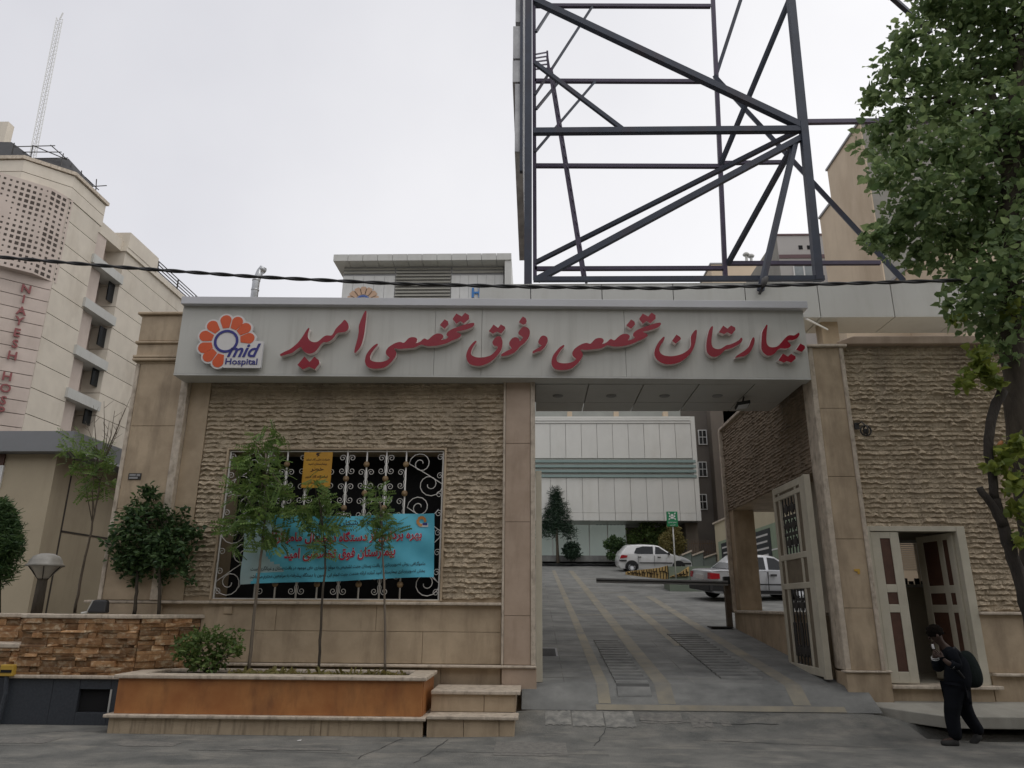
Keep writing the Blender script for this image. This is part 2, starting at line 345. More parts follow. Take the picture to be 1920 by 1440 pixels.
# buff bands running up the slope, cross joints, ribbed anti-slip strips
mb = MB(); lift = 0.005
def strip(mb, x0, x1, y0, y1, lift=lift):
    cuts = [y0]+[c for c in (12.0,) if y0 < c < y1]+[y1]
    for a, b in zip(cuts[:-1], cuts[1:]):
        mb.add([(x0, a, ramp_z(a)+lift), (x1, a, ramp_z(a)+lift), (x1, b, ramp_z(b)+lift), (x0, b, ramp_z(b)+lift)], [(0, 1, 2, 3)])
def ramp_x(px, py):   # X where a pixel's ray meets the ramp
    d = _ray(px, py); tt = (0.57-0.105*12-CAM_H)/(d[2]-0.105*d[1]); return d[0]*tt
BX = [ramp_x(1090, 1200), ramp_x(1175, 1200), 2.72, 3.56, 4.2]
bx = [(ramp_x(1086, 1200), ramp_x(1102, 1200)), (ramp_x(1164, 1200), ramp_x(1186, 1200)), (ramp_x(1200, 1155), ramp_x(1218, 1155)), (ramp_x(1306, 1180), ramp_x(1326, 1180))]
for i, (a, b) in enumerate(bx):
    strip(mb, a, b, 11.62 if i < 2 else (15.6 if i == 2 else 11.62), 40 if i < 2 else 26)
strip(mb, 0.9, 4.5, 11.5, 11.6, 0.007)
for k, y in enumerate((20.6, 27.2, 34.0)): strip(mb, bx[0][1]+.02, bx[3][0]-.02, y, y+0.12, 0.004)
struct(mb.build('paving_bands', M['band']))
mb = MB()
for a, b, y0, y1 in ((bx[0][1]+0.12, bx[1][0]-0.08, 11.75, 16.2), (bx[2][0]+0.12, bx[2][0]+0.78, 12.4, 17.0)):
    strip(mb, a, b, y0, y1, 0.0035); mb.m[-1] = 1
    if len(mb.m) > 1 and y0 < 12: mb.m[-2] = 1
    y = y0
    while y < y1:
        z = ramp_z(y+0.03); mb.hexa([(a, y, ramp_z(y)), (b, y, ramp_z(y)), (b, y+0.17, ramp_z(y+.17)), (a, y+0.17, ramp_z(y+.17))], [(a, y+0.015, ramp_z(y)+0.03), (b, y+0.015, ramp_z(y)+0.03), (b, y+0.15, ramp_z(y+.17)+0.022), (a, y+0.15, ramp_z(y+.17)+0.022)]); y += 0.27
struct(mb.build('ribbed_strips', [mat('ribbed_stone', (0.25, 0.25, 0.235), (0.15, 0.152, 0.146), 2, 0.8, 0.4, 80), mat('groove_dirt', (0.028, 0.028, 0.027), (0.10, 0.10, 0.096), 1.2, 0.9)]))  # grooves between the ribs in a darker colour
# slab joints
mb = MB()
for y in np.arange(12.4, 40, 0.62): strip(mb, 0.12, 4.4, y, y+0.028, 0.003)
for x in (0.45, (bx[1][1]+bx[2][0])/2, bx[3][1]+0.4): strip(mb, x, x+0.012, 12.05, 40, 0.0035)
struct(mb.build('paving_joints', mat('joint_grout', (0.06, 0.06, 0.058), (0.29, 0.28, 0.25), 1.1, 0.9)))
# worn pale concrete patch by the steps and broken edge of the paving
mb = MB()
rng = np.random.default_rng(3)
def patch(mb, x0, x1, y0, y1, n=14, lift=0.004):
    pts = []
    for i in range(n): t_ = i/(n-1); pts.append((x0+(x1-x0)*t_, y0+rng.uniform(-.03, .03)))
    for i in range(n): t_ = i/(n-1); pts.append((x1-(x1-x0)*t_, y1+rng.uniform(-.02, .02)))
    b = len(mb.v); k = 4
    for i in range(n):
        (xa, ya), (xb, yb) = pts[i], pts[2*n-1-i]
        for j in range(k+1): q = j/k; X = xa+(xb-xa)*q; Y = ya+(yb-ya)*q; mb.v.append((X, Y, ground_z(X, Y)+lift+0.004))
    for i in range(n-1):
        for j in range(k): mb.f.append([b+i*(k+1)+j, b+(i+1)*(k+1)+j, b+(i+1)*(k+1)+j+1, b+i*(k+1)+j+1]); mb.m.append(0)
patch(mb, 0.15, 0.52, 11.12, 11.47); patch(mb, 0.535, 0.98, 11.08, 11.47); patch(mb, 0.995, 1.42, 11.06, 11.47)
struct(mb.build('concrete_patches', mat('worn_concrete', (0.30, 0.29, 0.26), (0.15, 0.15, 0.14), 9, 0.9, 0.5, 80)))
mb = MB(); rngj = random.Random(4)
def gline(x0, y0, x1, y1, w=.012, jit=.02):
    n = max(2, int(math.hypot(x1-x0, y1-y0)/.15)); pr_ = None
    for i in range(n+1):
        t_ = i/n; x = x0+(x1-x0)*t_+rngj.uniform(-jit, jit); y = y0+(y1-y0)*t_+rngj.uniform(-jit, jit); d = Vector((y1-y0, x0-x1, 0)).normalized()*w/2*rngj.uniform(.5, 1.3)
        q_ = [(x+d.x, y+d.y, ground_z(x+d.x, y+d.y)+.005), (x-d.x, y-d.y, ground_z(x-d.x, y-d.y)+.005)]
        if pr_: mb.add([pr_[0], pr_[1], q_[1], q_[0]], [(0, 1, 2, 3)])
        pr_ = q_
for a_ in ((-7.4, 10.2, -6.6, 10.75), (-6.6, 10.75, -5.4, 10.9), (-9, 9.6, -6.0, 9.75), (-1.75, 10.55, -2.05, 9.2), (-1.15, 10.5, -1.35, 9.0), (-1.3, 9.7, 0.9, 9.6), (-4.2, 9.6, -2.2, 9.5), (0.98, 11.05, 0.75, 10.2), (2.2, 10.6, 4.6, 10.3), (1.5, 11.25, 3.4, 11.2)): gline(*a_)
struct(mb.build('asphalt_cracks', plain('crack_dirt', (0.05, 0.05, 0.048), 0.95)))
mb = MB()
for x0, x1, y0, y1 in ((1.5, 2.1, 11.2, 11.46), (2.2, 2.5, 11.1, 11.4), (2.62, 2.75, 11.15, 11.3), (-6.9, -6.2, 9.9, 10.3), (-5.2, -4.5, 9.8, 10.1), (-3.6, -2.4, 9.65, 9.8), (-0.5, 0.4, 9.5, 10.4)): patch(mb, x0, x1, y0, y1, 10, 0.0)
struct(mb.build('worn_patches', mat('worn_patch', (0.22, 0.21, 0.185), (0.14, 0.135, 0.125), 14, 0.9, 0.5, 80)))
# pavement slab (right of the gate) bridging the gutter, with kerb edge
mb = MB()
pts = [(4.73, 11.985), (4.73, 11.88), (5.2, 11.52), (5.75, 11.22), (16, 11.22), (16, 11.985)]
mb.prism([(x, y, 0.26+0.12*(y-11.2)/0.8) for x, y in pts], (0, 0, -0.16))
struct(mb.build('pavement', mat('pavement_concrete', (0.36, 0.345, 0.30), (0.27, 0.26, 0.225), 2, 0.85, 0.25, 60, stain=(0.2, 0.19, 0.165)), bevel=0.012))

# ------------------------------------------------------------------ rough split-face stone (real relief)
def rough_wall(mb, fn, u0, u1, v0, v1, holes, seed, course=0.079, du=0.024, depth=0.042):
    rng = np.random.default_rng(seed); nc = max(2, int((u1-u0)/du)); us = np.linspace(u0, u1, nc+1)
    nr = int(round((v1-v0)/course)); ch = (v1-v0)/nr
    tt = np.array([0.0, 0.07, 0.24, 0.52, 0.86, 1.0]); pr = np.array([0.0, 0.25, 1.0, 0.72, 0.40, 0.03])
    for r in range(nr):
        va = v0+r*ch; brk = [u0]; 
        while brk[-1] < u1: brk.append(brk[-1]+rng.uniform(0.22, 0.75))
        off = rng.uniform(0.45, 1.1, len(brk)); idx = np.searchsorted(brk, us, side='right')-1
        base = off[idx]; vo = rng.uniform(-.13, .13, len(brk))[idx]
        w = rng.normal(0, 1, nc+1); w = np.convolve(w, [.25, .5, .25], 'same'); w2 = np.convolve(rng.normal(0, 1, nc+9), np.ones(9)/9, 'valid')
        wav = np.convolve(rng.normal(0, 1, nc+5), np.ones(5)/5, 'valid')
        b = len(mb.v)
        vj = np.ones(nc+1); ch_ = np.where(np.diff(idx) != 0)[0]; vj[ch_] = 0.30
        for k in range(6):
            d = vj*depth*pr[k]*np.clip(base+0.42*w+0.25*w2+0.18*rng.normal(0, 1, nc+1)*(0 < k < 5), 0.12, 1.5)
            dv = ((0.13*wav+vo+0.13*w)*ch if 0 < k < 5 else 0)
            vv = va+tt[k]*ch+dv
            for i in range(nc+1): mb.v.append(fn(us[i], vv[i] if hasattr(vv, '__len__') else vv, d[i]))
        vm = va+ch/2
        for i in range(nc):
            um = (us[i]+us[i+1])/2
            if any(h[0] < um < h[1] and h[2] < vm < h[3] for h in holes): continue
            for k in range(5):
                q = b+k*(nc+1)+i; mb.f.append([q, q+1, q+nc+2, q+nc+1]); mb.m.append(mb.mi)

def panels(mb, x0, x1, y0, y1, z0, z1, nx_, gap=0.006, stag=None):
    ws = (x1-x0)/nx_
    cut = [x0+i*ws for i in range(nx_+1)] if stag is None else [x0]+list(stag)+[x1]
    for a, b in zip(cut[:-1], cut[1:]): mb.box(a+gap/2, b-gap/2, y0, y1, z0+gap/2, z1-gap/2)

# ------------------------------------------------------------------ left gatehouse
M['conc_dark'] = mat('dark_brown_brick', (0.16, 0.12, 0.09), (0.12, 0.09, 0.07), 3, 0.9)  # kept dark so the added wing bounces little light
ZS = 5.40     # underside of the sign
gh = thing('gatehouse', 'beige split-face stone gatehouse with a grilled window, left of the driveway', 'gatehouse', (-3.4, 12, 0))
win = (P(432, 845, YW).x, -1.5, 1.76, 4.2)
mb = MB(); rough_wall(mb, lambda u, v, d: (u, YW-d, v), -5.62, -0.5, 1.80, ZS, [win], 1)
mb.build('wall', M['rough'], gh)
mb = MB()     # solid core behind the stone, leaving the window opening
mb.box(-7.0, win[0], YW+.004, 16, 0, 5.55); mb.box(win[1], -0.02, YW+.004, 16, 0, 5.55); mb.box(win[0], win[1], YW+.004, 16, win[3], 5.55); mb.box(win[0], win[1], YW+.004, 16, 0, win[2]); mb.box(win[0], win[1], 12.7, 16, win[2], win[3])
mb.build('wall_core', M['trav'], gh)
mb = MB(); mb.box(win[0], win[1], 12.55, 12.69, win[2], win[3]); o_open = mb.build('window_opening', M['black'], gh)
fr = MB(); t_ = 0.035
fr.box(win[0]-t_, win[0], 11.94, 12.1, win[2], win[3]+t_); fr.box(win[1], win[1]+t_, 11.94, 12.1, win[2], win[3]+t_); fr.box(win[0], win[1], 11.94, 12.1, win[3], win[3]+t_); fr.box(win[0], win[1], 11.96, 12.1, win[2]-0.03, win[2]+0.015)
wf = fr.build('window_frame', M['trav'], gh, bevel=0.006)
# plinth panels
mb = MB()
panels(mb, -5.3, -0.52, YW-0.02, YW+0.05, 1.30, 1.70, 4, stag=(-4.1, -2.5)); panels(mb, -5.3, -0.52, YW-0.02, YW+0.05, 0.83, 1.30, 4, stag=(-3.35, -1.75)); panels(mb, -5.3, -0.52, YW-0.03, YW+0.05, 0.45, 0.78, 4, stag=(-3.9, -2.2, -1.45))
mb.build('plinth', M['trav'], gh, bevel=0.003, bseg=1)
mb = MB(); mb.box(-7.2, -0.5, YW-0.11, YW+0.02, 1.70, 1.745); mb.build('ledge', M['moulding'], gh, bevel=0.012)
mb = MB(); mb.box(-4.9, 0.03, YW-0.16, YW-0.02, 0.785, 0.825); mb.build('base_moulding', M['moulding'], gh, bevel=0.014)
# piers
mb = MB()
for a, b in ((0.83, 1.55), (1.55, 3.0), (3.0, 4.3), (4.3, 5.395)): mb.box(-0.475, -0.06, YP, YW+0.3, a+.003, b-.003)
mb.box(-0.50, 0.03, YP-0.02, YW+0.3, 0.45, 0.78)
mb.build('pier', M['travpink'], gh, bevel=0.004, bseg=1)
mb = MB(); mb.box(-0.515, -0.478, YP-0.02, YW+.2, 0.83, 5.395); mb.box(-0.057, 0.02, YP-0.02, YW+.2, 0.83, 5.395); mb.build('pier_edge_strip', M['moulding'], gh, bevel=0.01)
mb = MB()
for a, b in ((1.748, 3.2), (3.2, 4.6), (4.6, 5.72)): mb.box(-6.9, -6.12, YP-0.02, YW+0.3, a+.003, b-.003)
mb.box(-5.98, -5.63, YP+0.06, YW+0.3, 1.748, 5.4); mb.box(-6.95, -5.95, YP, YW, 0.2, 1.695)
mb.build('pier', M['trav'], gh, bevel=0.004, bseg=1)
mb = MB(); mb.box(-6.97, -6.903, YP-0.04, YW+.2, 1.748, 5.72); mb.box(-6.117, -5.983, YP-0.05, YW+.2, 1.748, 5.72); mb.build('pier_edge_strip', M['moulding'], gh, bevel=0.012)
mb = MB(); mb.box(-6.99, -6.0, YP-0.05, 12.6, 5.86, 6.08); mb.box(-6.99, -6.0, YP-0.06, 12.6, 6.14, 6.62); mb.box(-6.97, -6.0, YP-0.03, 12.6, 5.72, 5.76)
mb.build('capital', M['trav'], gh, bevel=0.01)
mb = MB()
for z in (5.76, 5.815, 6.08): mb.box(-7.03, -6.0, YP-0.09, 12.62, z, z+0.05)
mb.box(-7.05, -6.0, YP-0.12, 12.65, 6.62, 6.67)
mb.build('capital_moulding', M['trav'], gh, bevel=0.015)

mb = MB(); mb.box(-7.0, -0.03, 16.002, 30, 0, 8.3); mb.build('rear_wing', M['conc_dark'], gh)  # unseen wing added to block sky light from the left of the drive
# window grille: bars, scrolls, rosettes
gr = MB(); YG = 11.99
def spiral(cx, cz, r, a0, turns, sgn, n=20):
    out = []
    for i in range(n+1):
        q = i/n; a = a0+sgn*q*turns*2*math.pi; rr = r*(1-0.82*q); out.append((cx+rr*math.cos(a), YG, cz+rr*math.sin(a)))
    return out
def c_scroll(x, z, h, w, side, r=0.0058):
    # C-shaped scroll: touches the bar in the middle, both ends curl away from it
    rad = w*0.46
    top = spiral(x+side*(w*0.62), z+h*0.30, rad, math.pi/2+side*math.pi/2*1.0, 1.35, -side)
    bot = spiral(x+side*(w*0.62), z-h*0.30, rad, math.pi/2+side*math.pi/2*1.0, 1.35, side)
    mid = [(x+side*0.012, YG, z)]
    path = list(reversed(top))+[(x+side*0.03, YG, z+h*.12)]+mid+[(x+side*0.03, YG, z-h*.12)]+bot
    gr.tube(path, r, 5)
zb, zt = win[2]+0.01, win[3]
bars = [P(x, 1128, YW).x for x in (475.5, 513.7, 553.6, 592.5, 632.4, 671, 709.9, 749)]
for x in bars: gr.box(x-0.011, x+0.011, YG-0.011, YG+0.011, zb, zt)
H_ = zt-zb
for i, x in enumerate(bars):
    for k in range(5):
        z = zb+H_*(0.10+0.2*k) if i % 2 == 0 else zb+H_*(0.2+0.2*k)
        if z > zt-0.15: continue
        if i == 0:
            c_scroll(x, z, 0.36, 0.13, 1)
        elif i == len(bars)-1: c_scroll(x, z, 0.36, 0.13, -1)
        else: c_scroll(x, z, 0.36, 0.13, 1); c_scroll(x, z, 0.36, 0.13, -1)
for s_, xe, xb in ((1, win[0], bars[0]), (-1, win[1], bars[-1])):      # big S scrolls in the side fields
    w = abs(xb-xe)
    for z0, z1, fl in ((zb+0.06, zb+H_*0.36, 1), (zb+H_*0.36, zb+H_*0.68, -1), (zb+H_*0.68, zt-0.05, 1)):
        c1 = (xe+s_*w*0.36, z0+0.20); c2 = (xe+s_*w*0.62, z1-0.18)
        pa = spiral(c1[0], c1[1], w*0.34, math.pi if s_ > 0 else 0, 1.5, s_); pb = spiral(c2[0], c2[1], w*0.30, 0 if s_ > 0 else math.pi, 1.5, s_)
        gr.tube(list(reversed(pa))+[((c1[0]+c2[0])/2-s_*0.06*w, YG, (z0+z1)/2)]+pb, 0.0075, 5)
    for z in np.linspace(zb+0.12, zt-0.12, 8):
        pa = spiral(xe+s_*0.07, z, 0.062, math.pi if s_ > 0 else 0, 1.4, -s_, 14); gr.tube(pa, 0.0058, 5)
wg = gr.build('window_grille', M['grille'], gh, smooth=True)
fr2 = MB()
for x0, x1, z0, z1 in ((win[0]+.012, win[0]+.035, zb, zt-.01), (win[1]-.035, win[1]-.012, zb, zt-.01), (win[0]+.035, win[1]-.035, zb, zb+.02), (win[0]+.035, win[1]-.035, zt-.03, zt-.01)): fr2.box(x0, x1, YG-.012, YG+.012, z0, z1)
fr2.build('grille_frame', M['grille'], wg)
for i, x in enumerate(bars):
    for k in range(6):
        z = zb+H_*(0.2*k) if i % 2 == 0 else zb+H_*(0.1+0.2*k)
        if z < zb+0.1 or z > zt-0.15: continue
        q = MB(); q.lathe([(0.0, -0.028), (0.03, -0.026), (0.036, -0.02), (0.045, -0.016), (0.052, -0.004), (0.05, 0.004), (0.0, 0.004)], (x, YG-0.012, z), 12, 'y')
        q.build('rosette', M['bronze'], wg, smooth=True)
# small junction cover on the plinth
mb = MB(); mb.box(P(420, 1140, 11.97).x, P(436, 1140, 11.97).x, 11.955, 11.985, P(428, 1151, 11.97).z, P(428, 1136, 11.97).z); tag(mb.build('junction_box', M['trav'], bevel=0.006), 'small stone-coloured junction box under the left corner of the grilled window', 'junction box')
mb = MB(); a = P(241, 887, 11.86); b = P(263, 899, 11.86); mb.box(a.x, b.x, 11.865, 11.878, b.z, a.z); o = mb.build('number_plate', M['iron'], bevel=0.003); tag(o, 'small dark number plate on the left stone pier', 'plate')
q = MB(); q.box(a.x+.02, b.x-.09, 11.860, 11.866, b.z+.06, a.z-.015); q.box(b.x-.075, b.x-.015, 11.860, 11.866, b.z+.055, a.z-.015); q.box(a.x+.02, b.x-.05, 11.860, 11.866, b.z+.012, b.z+.045); q.build('number_field', M['grey'], o)

# ------------------------------------------------------------------ entrance sign over the gate
SL, SR_ = np.array([-6.05, 11.43, 0.0]), np.array([4.66, 11.78, 0.0])
SU = Vector(SR_-SL).normalized(); SN = Vector((SU.y, -SU.x, 0)); SV = Vector((0, 0, 1))
def PS(px, py, off=0.0): return PN(px, py, Vector(SL)+SN*off, SN)
es = thing('entrance_sign', 'long grey panel sign with red Persian lettering spanning the gate', 'sign', (-0.6, 12, 5.4))
ZT = 6.62
def sx_(t_): return Vector(SL)+(Vector(SR_)-Vector(SL))*t_
mb = MB(); cuts = [0.0]+[ (PS(px, 640).x-SL[0])/(SR_[0]-SL[0]) for px in (815, 903, 1172)]+[1.0]
for a, b in zip(cuts[:-1], cuts[1:]):
    A, B = sx_(a), sx_(b); g = 0.003
    A = A+SU*g; B = B-SU*g
    mb.hexa([(A.x, A.y, ZS), (B.x, B.y, ZS), (B.x, B.y+.05, ZS), (A.x, A.y+.05, ZS)], [(A.x, A.y, ZT), (B.x, B.y, ZT), (B.x, B.y+.05, ZT), (A.x, A.y+.05, ZT)])
mb.build('fascia', M['acp'], es)
A, B = Vector(SL), Vector(SR_)
mb = MB(); mb.hexa([(A.x, A.y+.052, ZS+.01), (B.x, B.y+.052, ZS+.01), (B.x, 13.84, ZS+.01), (A.x, 12.62, ZS+.01)], [(A.x, A.y+.052, ZT), (B.x, B.y+.052, ZT), (B.x, 13.84, ZT), (A.x, 12.62, ZT)]); mb.build('box', M['acp'], es)
mb = MB(); q = SN*0.10
mb.hexa([(A.x-.0, A.y-.11, ZT), (B.x+.05, B.y-.11, ZT), (B.x+.05, B.y+.3, ZT), (A.x, A.y+.3, ZT)], [(A.x, A.y-.11, ZT+.135), (B.x+.05, B.y-.11, ZT+.135), (B.x+.05, B.y+.3, ZT+.135), (A.x, A.y+.3, ZT+.135)]); mb.build('capping', M['acpcap'], es, bevel=0.006)
# soffit panels over the driveway
mb = MB(); edges = []
for (xa, xb) in ((0.03, 0.95), (0.95, 1.9), (1.9, 2.85), (2.85, 3.8), (3.8, 4.62)):
    mb.box(xa+.010, xb-.010, 12.05, 13.2, ZS-.03, ZS+.004); mb.box(xa+.010, xb-.010, 13.222, 13.84, ZS-.03, ZS+.004)
mb.build('soffit', M['acp2'], es)
mb = MB(); mb.hexa([(A.x, A.y, ZS-.034), (B.x, B.y, ZS-.034), (B.x, 12.04, ZS-.034), (A.x, 11.86, ZS-.034)], [(A.x, A.y, ZS-.002), (B.x, B.y, ZS-.002), (B.x, 12.04, ZS-.002), (A.x, 11.86, ZS-.002)]); mb.build('lower_return', M['acp2'], es)
for px in (1046, 1146, 1246, 1345):
    c = PZ(px, 742, ZS-.03); q = MB(); q.lathe([(0.085, -0.012), (0.095, -0.006), (0.095, 0.01), (0.055, 0.01), (0.05, 0.002), (0.0, 0.002)], (c.x, c.y, ZS-.034), 18); q.build('downlight', M['grey'], es, smooth=True)

CR = {1: (515, 575, 10.105), 2: (675, 575, 8.727), 3: (865, 575, 10.667), 4: (1025, 575, 8.727), 5: (1215, 575, 11.077), 6: (1365, 575, 11.077)}
takh = [(275,605),(292,625),(230,700),(185,770),(165,820),(175,870),(220,895),(300,905),(390,895),(450,870),(482,838),(450,805),(425,775),(425,725),(460,670),(520,625),(590,590),(660,575),(720,590),(790,520),(850,498),(910,505),(936,535),(930,570),(912,597),(980,575),(1050,518),(1110,540),(1180,480),(1250,440),(1320,442),(1362,472),(1355,515),(1332,545),(1400,530),(1445,500),(1415,470),(1430,420),(1500,370),(1600,330),(1720,290),(1850,262),(1872,285),(1850,325),(1780,360),(1680,390),(1580,410),(1640,440),(1655,475),(1600,520),(1500,560),(1400,605),(1250,640),(1100,645),(1000,622),(900,668),(780,682),(640,692),(560,685),(585,730),(595,780),(560,850),(500,920),(420,985),(330,1010),(220,1015),(130,990),(85,920),(85,850),(110,770),(170,690),(220,640)]
takd = [[(1385,205),(1440,240),(1450,290),(1385,360),(1305,300)], [(1515,200),(1575,110),(1665,160),(1720,98),(1785,140),(1785,200),(1700,275),(1640,235),(1575,280)]]
sh4 = lambda L: [(x-3, y+22-25*(x-275)/1575) for x, y in L]
GL = [
 (1, [(640,403),(660,420),(635,500),(630,560),(645,610),(680,650),(740,672),(800,665),(850,635),(900,590),(950,555),(1000,543),(1070,545),(1110,505),(1150,430),(1200,370),(1260,315),(1315,252),(1350,265),(1390,320),(1404,375),(1390,430),(1340,475),(1270,488),(1200,495),(1160,530),(1120,590),(1060,640),(1000,670),(930,675),(880,710),(830,780),(770,850),(700,885),(640,890),(570,860),(525,810),(492,765),(420,810),(330,875),(230,905),(130,935),(98,908),(180,855),(270,815),(350,760),(430,690),(500,605),(560,515),(600,445)], True),
 (1, [(565,942),(660,1050),(755,946),(840,1020),(850,1075),(760,1190),(655,1140),(530,1190),(430,1105)], False),
 (1, [(1735,85),(1700,100),(1600,340),(1590,480),(1560,640),(1510,830),(1528,878),(1620,770),(1670,640),(1700,500),(1722,320),(1742,130)], True),
 (2, takh, True), (2, takd[0], False), (2, takd[1], False), (4, sh4(takh), True), (4, sh4(takd[0]), False), (4, sh4(takd[1]), False),
 (3, [(292,680),(302,710),(250,780),(215,850),(195,910),(200,960),(240,990),(310,1012),(400,1015),(500,1000),(590,970),(660,910),(710,850),(722,798),(650,775),(620,720),(640,670),(690,610),(740,588),(790,605),(820,680),(822,770),(800,860),(750,940),(680,1020),(590,1100),(480,1155),(360,1185),(250,1175),(160,1140),(110,1060),(98,960),(130,860),(180,780),(240,710)], True),
 (3, [(645,355),(735,425),(790,352),(870,400),(880,440),(800,535),(715,500),(630,540),(550,490)], False),
 (3, [(803,950),(810,990),(940,970),(1060,920),(1130,850),(1180,790),(1270,720),(1340,630),(1370,540),(1362,460),(1310,410),(1240,403),(1180,450),(1140,520),(1160,565),(1232,610),(1210,650),(1170,690),(1150,640),(1090,610),(1020,630),(970,690),(955,750),(990,810),(1000,840),(920,880)], True),
 (3, [(1230,195),(1290,230),(1310,290),(1290,345),(1230,360),(1150,312),(1190,245)], False),
 (3, [(1650,575),(1710,605),(1730,670),(1700,760),(1650,830),(1590,880),(1500,905),(1430,932),(1432,890),(1510,840),(1580,800),(1602,772),(1550,740),(1540,690),(1590,600)], True),
 (5, [(325,622),(347,650),(320,720),(270,790),(240,860),(240,920),(280,980),(350,1015),(450,1028),(560,1020),(680,990),(780,940),(850,880),(890,800),(890,640),(920,560),(985,483),(1017,500),(1005,620),(980,760),(940,880),(870,990),(760,1090),(640,1160),(500,1195),(370,1195),(250,1150),(170,1080),(133,990),(140,900),(180,800),(240,710)], True),
 (5, [(590,578),(672,630),(685,672),(580,768),(498,712)], False),
 (5, [(1335,403),(1352,430),(1335,560),(1320,700),(1325,790),(1360,850),(1430,880),(1500,875),(1560,845),(1630,800),(1700,785),(1762,762),(1841,722),(1892,690),(1932,643),(1962,665),(1951,720),(1902,775),(1812,825),(1722,865),(1661,880),(1600,900),(1540,960),(1480,1015),(1400,1042),(1310,1030),(1240,970),(1213,890),(1213,760),(1235,620),(1260,510),(1300,430)], True),
 (5, [(1560,390),(1650,455),(1725,388),(1810,430),(1818,480),(1735,580),(1650,530),(1580,570),(1470,530)], False),
 (6, [(525,633),(553,660),(550,740),(520,830),(480,910),(420,980),(330,1030),(200,1050),(148,1072),(180,1020),(270,960),(360,900),(430,830),(460,760),(490,680)], True),
 (6, [(800,373),(822,390),(810,480),(800,600),(800,720),(820,790),(870,835),(950,842),(1030,820),(1100,750),(1160,680),(1220,620),(1280,592),(1370,595),(1420,570),(1467,540),(1487,570),(1460,630),(1410,670),(1340,695),(1270,695),(1240,715),(1290,770),(1305,810),(1270,850),(1200,870),(1090,868),(1030,900),(970,970),(900,1010),(820,1015),(750,970),(700,900),(690,800),(700,640),(715,520),(760,430)], True),
 (6, [(1500,763),(1592,810),(1605,862),(1535,942),(1413,897)], False),
 (6, [(1140,973),(1245,1035),(1310,978),(1402,1030),(1405,1082),(1310,1162),(1225,1130),(1150,1162),(1048,1112)], False)]
for c, pts, smo in GL:
    ox, oy, sc = CR[c]; q = smooth_poly(pts) if smo else pts
    mb = MB(); mb.prism([PS(ox+x/sc, oy+y/sc, 0.115) for x, y in q], -SN*0.105, 0, 1); mb.build('lettering', [M['red'], M['letterside']], es)
# logo: flower plate, petals, ring, words
LC, LS = PS(340+735/8.727, 570+610/8.727, 0.10), (PS(340+1735/8.727, 570+610/8.727, .10)-PS(340+735/8.727, 570+610/8.727, .10)).length/1000.0
def LP(x, y, off=0.0): return LC+SU*(x*LS)+SV*(y*LS)+SN*off
angs = [8.5, 38.5, 67, 97.5, 134, 166, 198, 226, 256]
def petal(a, r0, r1, w0, w1, n=9):
    pts = [(r0, -w0)]; rc = r1-w1
    for i in range(n): b = -math.pi/2+math.pi*i/(n-1); pts.append((rc+w1*math.cos(b), w1*math.sin(b)))
    pts.append((r0, w0)); a = R(a); return [(x*math.cos(a)-y*math.sin(a), x*math.sin(a)+y*math.cos(a)) for x, y in pts]
out = []
for i in range(240):
    a = 2*math.pi*i/240; best = 235
    for pa in angs:
        da = (a-R(pa)+math.pi) % (2*math.pi)-math.pi
        if abs(da) < 0.5:
            rc, w = 365, 124; dsc = rc*math.cos(da); disc = w*w-(rc*math.sin(da))**2
            if disc > 0: best = max(best, dsc+math.sqrt(disc))
    ca, sa = math.cos(a), math.sin(a)
    hits = []
    if ca > 1e-6: hits.append(610/ca)
    if sa < -1e-6: hits.append(-455/sa)
    if hits and ca > -0.0 and sa < 0.02: best = max(best, min(hits)) if not (sa > -0.02) else max(best, 610)
    out.append((best*ca, best*sa))
lg = MB(); lg.prism([LP(x, y) for x, y in out], -SN*0.055, 0, 1); logo = lg.build('logo_plate', [M['lwhite'], M['acpcap']], es)
for a in angs:
    q = MB(); q.prism([LP(x, y, 0.006) for x, y in petal(a, 232, 462, 52, 93)], -SN*0.005); q.build('petal', M['lorange'], logo)
q = MB(); n = 40
ring = [[LP(r*math.cos(2*math.pi*i/n), r*math.sin(2*math.pi*i/n), o_) for i in range(n)] for r, o_ in ((200, 0.0), (200, .009), (158, .009), (158, 0.0))]
q.v = [tuple(p) for rr in ring for p in rr]
for k in range(3):
    for i in range(n): q.f.append([k*n+i, k*n+(i+1) % n, (k+1)*n+(i+1) % n, (k+1)*n+i]); q.m.append(0)
q.build('ring', M['lblue'], logo)
q = MB(); put_text(q, 'mid', LP(310, -155, 0.001), SU, SV, width=530*LS, height=235*LS, bold=0.02, shear=0.35, depth=0.008); q.build('lettering', M['lblue'], logo)
q = MB(); put_text(q, 'Hospital', LP(290, -365, 0.001), SU, SV, width=520*LS, height=135*LS, bold=0.012, depth=0.008); q.build('lettering', M['lblue'], logo)

